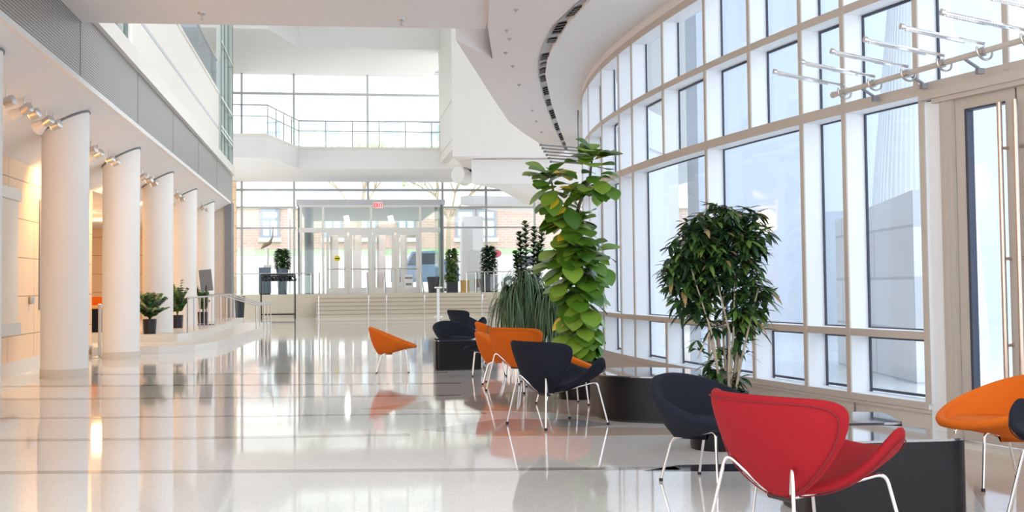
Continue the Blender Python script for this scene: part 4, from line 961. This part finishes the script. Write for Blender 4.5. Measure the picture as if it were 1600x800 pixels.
def make_slice(name, fabric, pipe):
    root = empty(name)
    J = (0, -.15, .31)
    for nm, lean, sgn, ln, off in (('seat_shell', math.radians(19), 1, .50, (0, -.125, .305)), ('back_shell', math.radians(64), -1, .48, (0, -.165, .305))):
        fn, ol = slice_shell(ln, .40, lean, off, sgn)
        m = MB(); shell_patch(m, fn, ol, (0, ln * .5), 14, 64, .062); s = m.build(nm, fabric, root, smooth=180)
        g = MB(); pts = []
        for k in range(56):
            ox, oy = ol(2 * PI * k / 56); x, y = ox * .93, ln * .5 + (oy - ln * .5) * .93; p, n = fn(x, y); pts.append(p - n * .0285)
        g.tube(pts, .0032, 5, closed=True); g.build('piping', pipe, s, smooth=180)
    for s in (-1, 1):
        g = MB(); pts = [(s * .30, -.35, .012), (s * .215, -.285, .445), (s * .06, -.16, .268), (s * .235, .225, .372), (s * .285, .30, .012)]
        g.tube(fillet(pts, .05), .0085, 10); g.build('side_frame', 'chrome', root, smooth=60)
        for q in (pts[0], pts[-1]):
            g = MB(); g.lathe([(.013, 0), (.013, .018), (.009, .024)], (q[0], q[1], 0), 10); g.build('foot', 'rubber', root)
    g = MB(); g.tube([(-.075, -.16, .268), (.075, -.16, .268)], .014, 10); g.build('joint_bar', 'black', root)
    return root
def make_tub(name, fabric, pipe):
    root = empty(name); n = 56
    def rim(a, rx, ry, off):   # a=0 is the front (+y)
        x = rx * math.sin(a); y = ry * math.cos(a); k = (1 - math.cos(a)) / 2
        return Vector((x, y + off, .375 + .255 * k ** 1.15))
    rows = []
    def ring(f): rows.append([f(2 * PI * k / n) for k in range(n)])
    def bot(a, s, z): return Vector((.20 * s * math.sin(a), .21 * s * math.cos(a) + .0, z + .035 * math.cos(a)))
    ring(lambda a: bot(a, .05, .285)); ring(lambda a: bot(a, .8, .285)); ring(lambda a: bot(a, 1.0, .297))
    for t in (.25, .5, .75, .95):
        ring(lambda a: bot(a, 1.04, .30).lerp(rim(a, .375, .335, 0) - Vector((0, 0, .03)), t) + Vector((.018 * math.sin(a), .018 * math.cos(a), 0)) * math.sin(t * PI))
    for q in range(7):
        ph = q / 6 * PI
        ring(lambda a: rim(a, .352, .312, 0) + Vector((.028 * math.cos(ph) * math.sin(a), .028 * math.cos(ph) * math.cos(a), .028 * math.sin(ph) - .014)))
    for t, w in ((.2, 1), (.45, 1), (.7, 1), (.88, 1)):
        ring(lambda a: (rim(a, .32, .28, 0) - Vector((0, 0, .02))).lerp(Vector((.245 * math.sin(a), .235 * math.cos(a) + .02, .355)), t))
    ring(lambda a: Vector((.21 * math.sin(a), .20 * math.cos(a) + .02, .345))); ring(lambda a: Vector((.02 * math.sin(a), .02 * math.cos(a) + .02, .34)))
    m = MB(); m.grid(rows, closed=True); m.build('shell', fabric, root, smooth=180)
    g = MB(); prof = []
    for r in (.02, .5, .85, .97, 1.0): prof.append([Vector((.255 * r * math.sin(2 * PI * k / n), .25 * r * math.cos(2 * PI * k / n) + .035, .392 - .03 * max(0, r - .85) / .15)) for k in range(n)])
    g.grid(prof[::-1], closed=True); c_ = g.build('seat_cushion', fabric, root, smooth=180)
    g = MB(); g.tube([Vector((.254 * math.sin(2 * PI * k / n), .249 * math.cos(2 * PI * k / n) + .035, .366)) for k in range(n)], .004, 5, closed=True); g.build('piping', pipe, c_)
    for s in (-1, 1):
        g = MB(); pts = [(s * .178, -.225, .01), (s * .15, -.155, .262), (s * .15, .185, .335), (s * .178, .22, .01)]
        g.tube(fillet(pts, .04), .0085, 10); g.build('side_frame', 'chrome', root, smooth=60)
        for q in (pts[0], pts[-1]): g = MB(); g.lathe([(.012, 0), (.012, .016), (.009, .02)], (q[0], q[1], 0), 10); g.build('foot', 'rubber', root)
    g = MB(); g.tube([(-.158, .1, .315), (.158, .1, .315)], .0075, 8); g.tube([(-.156, -.12, .268), (.156, -.12, .268)], .0075, 8); g.build('cross_bar', 'chrome', root)
    return root
def place(o, x, y, fx, fy, label, group, z=0):
    o.location = (x, y, z); o.rotation_euler = (0, 0, math.atan2(-fx, fy)); tag(o, label, 'chair', group)
GS, GT = 'two-shell lounge chairs', 'tub lounge chairs'
red = make_slice('lounge_chair', 'red', 'redpipe'); place(red, 2.07, 5.02, .94, .342, 'red two-shell lounge chair seen from behind beside the near dark table', GS)
nav = make_slice('lounge_chair', 'navy', 'navypipe'); place(nav, 1.92, 10.08, .915, .403, 'black two-shell lounge chair with its back to us before the round dark table', GS)
o = copy_tree(nav); place(o, 3.66, 5.32, -1, .05, 'black lounge chair cut off by the right edge before the orange tub chair', GS)
o = copy_tree(nav); p = pY(731, 495, 23.6); place(o, p.x, 23.6, .953, .303, 'farthest navy chair, only its back top showing over another navy chair', GS)
org = make_slice('lounge_chair', 'orange', 'orangepipe'); place(org, 2.17, 13.42, .80, .60, 'orange two-shell lounge chair with its broad back to us, behind the black chair', GS)
tn = make_tub('tub_chair', 'navy', 'navypipe'); place(tn, 2.235, 6.96, .53, -.85, 'navy tub chair between the ficus tree and the red chair', GT)
o = copy_tree(tn); p = pY(712, 520, 18.9); place(o, p.x, 18.9, .45, -.9, 'navy tub chair standing behind the far dark table', GT)
o = copy_tree(tn); place(o, 2.04, 15.75, -1, .1, 'navy tub chair facing left, its rim peeping out left of the orange tub chair', GT)
to = make_tub('tub_chair', 'orange', 'orangepipe'); place(to, .81, 16.72, 1, -.06, 'small orange tub chair standing alone at the left on the open floor', GT)
o = copy_tree(to); place(o, 2.04, 14.45, .97, -.24, 'orange tub chair seen side on, partly behind the broad orange back', GT)
o = copy_tree(to); place(o, 3.86, 6.50, -1, -.03, 'orange tub chair at the right edge by the glass door', GT)
o = copy_tree(to); place(o, 2.26, 11.72, 1, .1, 'orange tub chair half hidden behind the black chair, at the round table', GT)
o = copy_tree(to); p = pY(776, 520, 18.4); place(o, p.x, 18.4, 1, .1, 'orange tub chair behind the orange pair, only its rim showing', GT)
def table(poly, h, rad, label):
    cx = sum(p[0] for p in poly) / len(poly); cy = sum(p[1] for p in poly) / len(poly)
    root = empty('drum_table', (cx, cy, 0)); tag(root, label, 'table', 'low dark tables')
    P = roundpoly([(p[0] - cx, p[1] - cy) for p in poly], rad, 8)
    g = MB(); g.prism(P, .02, h - .012); g.build('body', 'table', root, smooth=35)
    g = MB(); g.prism([(x * .97, y * .97) for x, y in P], 0, .02); g.build('plinth', 'black', root)
    g = MB(); g.prism(P, h - .012, h); g.build('table_top', 'tabletop', root, smooth=35)
table([(2.36, 5.68), (3.20, 5.64), (3.24, 5.95), (3.06, 6.27), (2.40, 6.30)], .40, .13, 'low dark rounded table beside the red chair')
table([(2.76, 6.40), (3.20, 6.36), (3.32, 6.88), (3.12, 6.98), (2.78, 6.95)], .40, .06, 'low dark table with pale gleaming top behind the near table')
table([(2.36, 11.1), (2.34, 10.2), (2.85, 9.85), (3.35, 9.95), (3.42, 10.7), (2.95, 11.22)], .40, .35, 'low dark rounded table beside the black chair')
table([(1.42, 16.82), (2.08, 16.88), (2.10, 17.5), (1.44, 17.5)], .43, .06, 'low dark square table farthest down the hall')

# ------------------------------------------------------------------ outside
m = MB(); m.box((-120, 70, .5), (160, 200, .85)); m.box((-60, 55.6, .5), (90, 70, .86)); struct(m.build('ground', 'concrete'), 'pale paved street beyond the far doors', 'ground')
m = MB(); m.box((4, -40, -.3), (120, 48, -.06)); struct(m.build('ground_terrace', 'concrete'), 'pale terrace outside the window wall', 'ground')
m = MB(); m.prism([(-120, 76), (160, 76), (160, 77), (-120, 77)], .85, 3.2); struct(m.build('wall_street', 'lime'), 'white retaining wall across the street', 'wall')
m = MB(); m.hexa([(-120, 77, 0), (160, 77, 0), (160, 200, 0), (-120, 200, 0), (-120, 77, 3.1), (160, 77, 3.1), (160, 96, 4.4), (-120, 96, 4.4)]); struct(m.build('lawn', 'lawn'), 'green lawn strip before the brick building', 'lawn')
# brick building
bY = 92
root = empty('brick_building', (5, bY, 3.9)); tag(root, 'pale brick building with grey framed windows across the street', 'building')
L = Vector(root.location)
def wz(y): return pY(500, y, bY).z
zsp = wz(318) - 3.9
g = MB(); g.box((-40, 0, -.4), (60, 12, zsp)); g.build('wall', 'brick', root); g = MB(); g.box((-40, 0, zsp), (60, 12, 18)); g.build('upper_wall', 'washedbrick', root)
for z0, z1 in ((wz(326) - 3.9, wz(318) - 3.9), (wz(228) - 3.9, wz(222) - 3.9), (17.4, 18.3)):
    g = MB(); g.box((-40.2, -.25, z0), (60.2, .1, z1)); g.build('ledge', 'lime', root)
SLW = mat('slate window', (.34, .37, .46), .5, noise=.02); PLW = mat('washed out window', (.50, .53, .60), .5, noise=.02)  # second frame colour is a paler copy imitating the washed-out upper windows
wins = [(407, 437, 327, 372)] + [(x, x + 30, 327, 372) for x in (300, 712, 745, 880, 945, 1010)] + [(x, x + 26, 108, 152) for x in (330, 412, 468, 505, 600, 660, 735, 800)] + [(x, x + 26, 190, 240) for x in (330, 412, 468, 505, 600, 660)] + [(505, 535, 327, 372), (560, 590, 327, 372), (620, 650, 327, 372)]
for (x0, x1, y0, y1) in wins:
    a = pY(x0, y1, bY); c = pY(x1, y0, bY); g = MB(); X0, X1, Z0_, Z1_ = a.x - L.x, c.x - L.x, a.z - L.z, c.z - L.z; f = .18; e = .004; ym = Z0_ + (Z1_ - Z0_) * .62
    for q in ((X0, Z0_, X0 + f, Z1_), (X1 - f, Z0_, X1, Z1_), (X0 + f + e, Z0_, X1 - f - e, Z0_ + f), (X0 + f + e, Z1_ - f, X1 - f - e, Z1_), (X0 + f + e, ym, X1 - f - e, ym + f), ((X0 + X1) / 2 - .06, Z0_ + f + e, (X0 + X1) / 2 + .06, ym - e)): g.box((q[0], -.14, q[1]), (q[2], .02, q[3]))
    fr = g.build('window', SLW if y0 > 300 else PLW, root)
    g = MB(); g.box((X0 + .05, -.06, Z0_), (X1 - .05, -.03, Z1_)); g.build('pane', 'extwhite', fr); g = MB(); g.box((X0 - .15, -.3, Z0_ - .3), (X1 + .15, .02, Z0_)); g.build('sill', 'lime', fr)
# vehicles
def car(x0, x1, ytop, Y, mt, label):
    a = pY(x0, 440, Y); c = pY(x1, 440, Y); Lc = c.x - a.x; H = pY((x0 + x1) / 2, ytop, Y).z - .86
    root = empty('car', ((a.x + c.x) / 2, Y, .86)); tag(root, label, 'car'); h = Lc / 2
    pr = [(-h, .25 * H), (-h, .55 * H), (-h * .62, .62 * H), (-h * .38, .97 * H), (h * .35, H), (h * .72, .66 * H), (h, .58 * H), (h, .25 * H)]
    wdt = .85; g = MB(); n = len(pr)
    rows = [[(x, y, z) for x, z in pr] for y in (-wdt, wdt)]; g.grid(rows, closed=True); b0 = 0
    g.f.append(list(range(n))); g.m.append(0); g.f.append(list(range(n, 2 * n))[::-1]); g.m.append(0); g.build('body', mt, root, smooth=30)
    g = MB(); g.quad((-h * .52, -wdt - .01, .66 * H), (h * .6, -wdt - .01, .68 * H), (h * .33, -wdt - .01, .94 * H), (-h * .36, -wdt - .01, .92 * H)); g.build('side_window', 'carglass', root)
    for xx in (-h * .62, h * .62): g = MB(); g.tube([(xx, -wdt - .02, .2 * H), (xx, -wdt + .2, .2 * H)], .21 * H, 20); g.tube([(xx, -wdt - .03, .2 * H), (xx, -wdt - .01, .2 * H)], .11 * H, 14, 1); g.build('wheel', ['rubber', 'greyframe'], root, smooth=40)
car(610, 715, 392, 66, 'carblue', 'blue car parked outside behind the right entrance door')
car(772, 880, 396, 66, 'carwhite', 'white car parked outside behind the dark topiary')
p = pY(722, 400, 57); q = pY(755, 338, 57); m = MB(); m.prism(roundpoly([(p.x, 57), (q.x, 57), (q.x, 58), (p.x, 58)], .08), .86, q.z); tag(m.build('outdoor_pillar', 'extwhite'), 'pale square pillar standing outside the far glass wall', 'pillar')
p = pY(777.5, 396, 60); root = empty('street_sign', (p.x, 60, .86)); tag(root, 'round rose red street sign outside the far glass wall', 'street sign')
g = MB(); g.tube([(0, 0, 0), (0, 0, p.z - .86)], .03, 8); g.build('pole', 'steel', root); g = MB(); g.tube([(0, -.05, p.z - .86), (0, -.03, p.z - .86)], .19, 18); g.build('disc', 'pink', root)
# street lamp globe and tree
p = pY(452, 314, 60); root = empty('street_lamp', (p.x, 60, .86)); tag(root, 'white globe street lamp left of the vestibule', 'street lamp')
g = MB(); g.tube([(0, 0, 0), (0, 0, p.z - .86 - .2)], .07, 10); g.build('pole', 'extwhite', root); g = MB(); g.lathe([(.02, -.26), (.2, -.18), (.26, 0), (.2, .18), (.02, .26)], (0, 0, p.z - .86), 20); g.build('globe', 'paper', root, smooth=180)
def tree(px, Y, H, label, seed, leafm):
    rr = random.Random(seed); x = pY(px, 400, Y).x; root = empty('street_tree', (x, Y, 3.1)); tag(root, label, 'tree')
    g = MB(); ends = []
    g.tube([(0, 0, -.3), (.1, 0, H * .35)], [.2, .14], 8)
    def br(p, d, l, r, dep):
        q = p + d * l; g.tube([p, (p + q) / 2 + Vector((rr.uniform(-.1, .1), 0, .05)), q], [r, r * .8, r * .6], 5)
        if dep == 0: ends.append(q); return
        for i in range(3): br(q, (d + Vector((rr.uniform(-.8, .8), rr.uniform(-.8, .8), rr.uniform(-.1, .6)))).normalized(), l * .68, r * .6, dep - 1)
    for i in range(4): br(Vector((.1, 0, H * .33)), Vector((rr.uniform(-.8, .8), rr.uniform(-.6, .6), 1)).normalized(), H * .25, .09, 3)
    g.build('trunk', 'bark', root, smooth=60)
    fo = MB()
    for e in ends:
        for k in range(14):
            fo_p = e + Vector((rr.gauss(0, .35), rr.gauss(0, .35), rr.gauss(0, .3))); leaf(fo, fo_p, rdir(), (0, 0, 1), .3, .2, OV, .2, rr.choice([0, 1]), 2, .1)
    fo.build('crown', leafm, root)
lf = [mat('spring leaf', (.62, .68, .42), .6, noise=.1), mat('blossom', (.82, .80, .66), .6, noise=.05)]
tree(560, 80, 8.5, 'pale spring tree beyond the far upper windows, left of two', 5, lf); tree(700, 82, 8, 'pale spring tree beyond the far upper windows, right of two', 8, lf)
# right hand exterior
m = MB()
A = Vector((9.0, 27, 0)); B = Vector((17.5, 17.5, 0)); d = (B - A).normalized(); n = Vector((-d.y, d.x, 0))
def blockwall(P0, P1, z0, z1a, z1b, th, name, mt, label):
    d = (P1 - P0).normalized(); nn = Vector((-d.y, d.x, 0)) * th; L = (P1 - P0).length
    g = MB(); c = [Vector((0, 0, z0)), Vector((0, L, z0)), Vector((th, L, z0)), Vector((th, 0, z0)), Vector((0, 0, z1a)), Vector((0, L, z1b)), Vector((th, L, z1b)), Vector((th, 0, z1a))]
    g.hexa(c); o = g.build(name, mt); o.location = P0; o.rotation_euler = (0, 0, math.atan2(d.y, d.x) - PI / 2); struct(o, label, 'wall')
q0 = pY(1358, 345, 16.5); q1 = pY(1492, 296, 13.0)
blockwall(Vector((q1.x, q1.y, 0)), Vector((q0.x, q0.y, 0)), -.1, q1.z, q0.z, -.5, 'wall_garden', 'stonewall', 'grey stone block garden wall outside the windows')
q0 = pY(1276, 330, 26); q1 = pY(1330, 330, 26); m = MB(); m.box((q0.x, 26, -.1), (q1.x, 26.4, q0.z)); struct(m.build('wall_block_outside', mat('slate cladding', (.62, .66, .72), .6, noise=.03)), 'grey blue low building outside beyond the tall panes', 'wall')
m = MB(); m.box((9.5, 30, -.1), (40, 31, 16)); struct(m.build('wall_outside', mat('blue grey cladding', (.64, .68, .75), .6, noise=.02)), 'tall pale building wall outside the far windows', 'wall')
m = MB(); m.box((24, -20, -.1), (25, 19, 7)); struct(m.build('wall_neighbour', 'extwhite'), 'pale neighbouring wall facing the glass doors', 'wall')
g = MB(); g.lathe([(1.25, -.1), (1.0, 3.5), (.45, 9)], (0, 0, 0), 48)
rb = g.build('striped_tower', 'extwhite', smooth=40); p = pY(1441, 250, 24); rb.location = (p.x, 24, 0); tag(rb, 'pale ribbed conical tower outside above the garden wall', 'tower')
ribs = MB()
for i in range(60):
    a = 2 * PI * i / 60; ribs.tube([(1.25 * math.cos(a), 1.25 * math.sin(a), -.1), (1.0 * math.cos(a), 1.0 * math.sin(a), 3.5), (.45 * math.cos(a), .45 * math.sin(a), 9)], .022, 4)
ribs.build('ribs', 'extwhite', rb)

# ------------------------------------------------------------------ light
w = bpy.data.worlds.new('sky'); S.world = w; w.use_nodes = True
bg = w.node_tree.nodes['Background']; bg.inputs['Color'].default_value = (.93, .96, 1, 1); bg.inputs['Strength'].default_value = 1.6
def light(kind, name, loc, energy, col, size=.1, rot=None):
    l = bpy.data.lights.new(name, kind); l.energy = energy; l.color = col
    if kind == 'POINT': l.shadow_soft_size = size
    if kind == 'AREA': l.size = size
    o = bpy.data.objects.new(name, l); COL.objects.link(o); o.location = loc
    if rot: o.rotation_euler = rot
    return o
for i, y in enumerate([10.5, 14.8, 19.1, 23.6, 27.9]):
    o = light('SPOT', 'spotlight_glow', (-3.85, y, 3.3), 115, (1, .60, .27), .08)
    o.data.spot_size = math.radians(110); o.data.spot_blend = .8; o.rotation_euler = (0, math.radians(35), 0)
for i, y in enumerate([26, 29.5, 33]): light('POINT', 'downlight_glow', (-6.2, y, zs - .35), 26, (1, .62, .30), .3)
for x in (542, 611):
    p = pY(x, 343, YV + 1.1); light('POINT', 'pendant_glow', (p.x, YV + 1.1, p.z - .3), 15, (1, .93, .8), .1)

S.view_settings.view_transform = 'Standard'
S.view_settings.look = 'None'
S.view_settings.gamma = 1
S.view_settings.use_curve_mapping = False
S.view_settings.exposure = 0.95
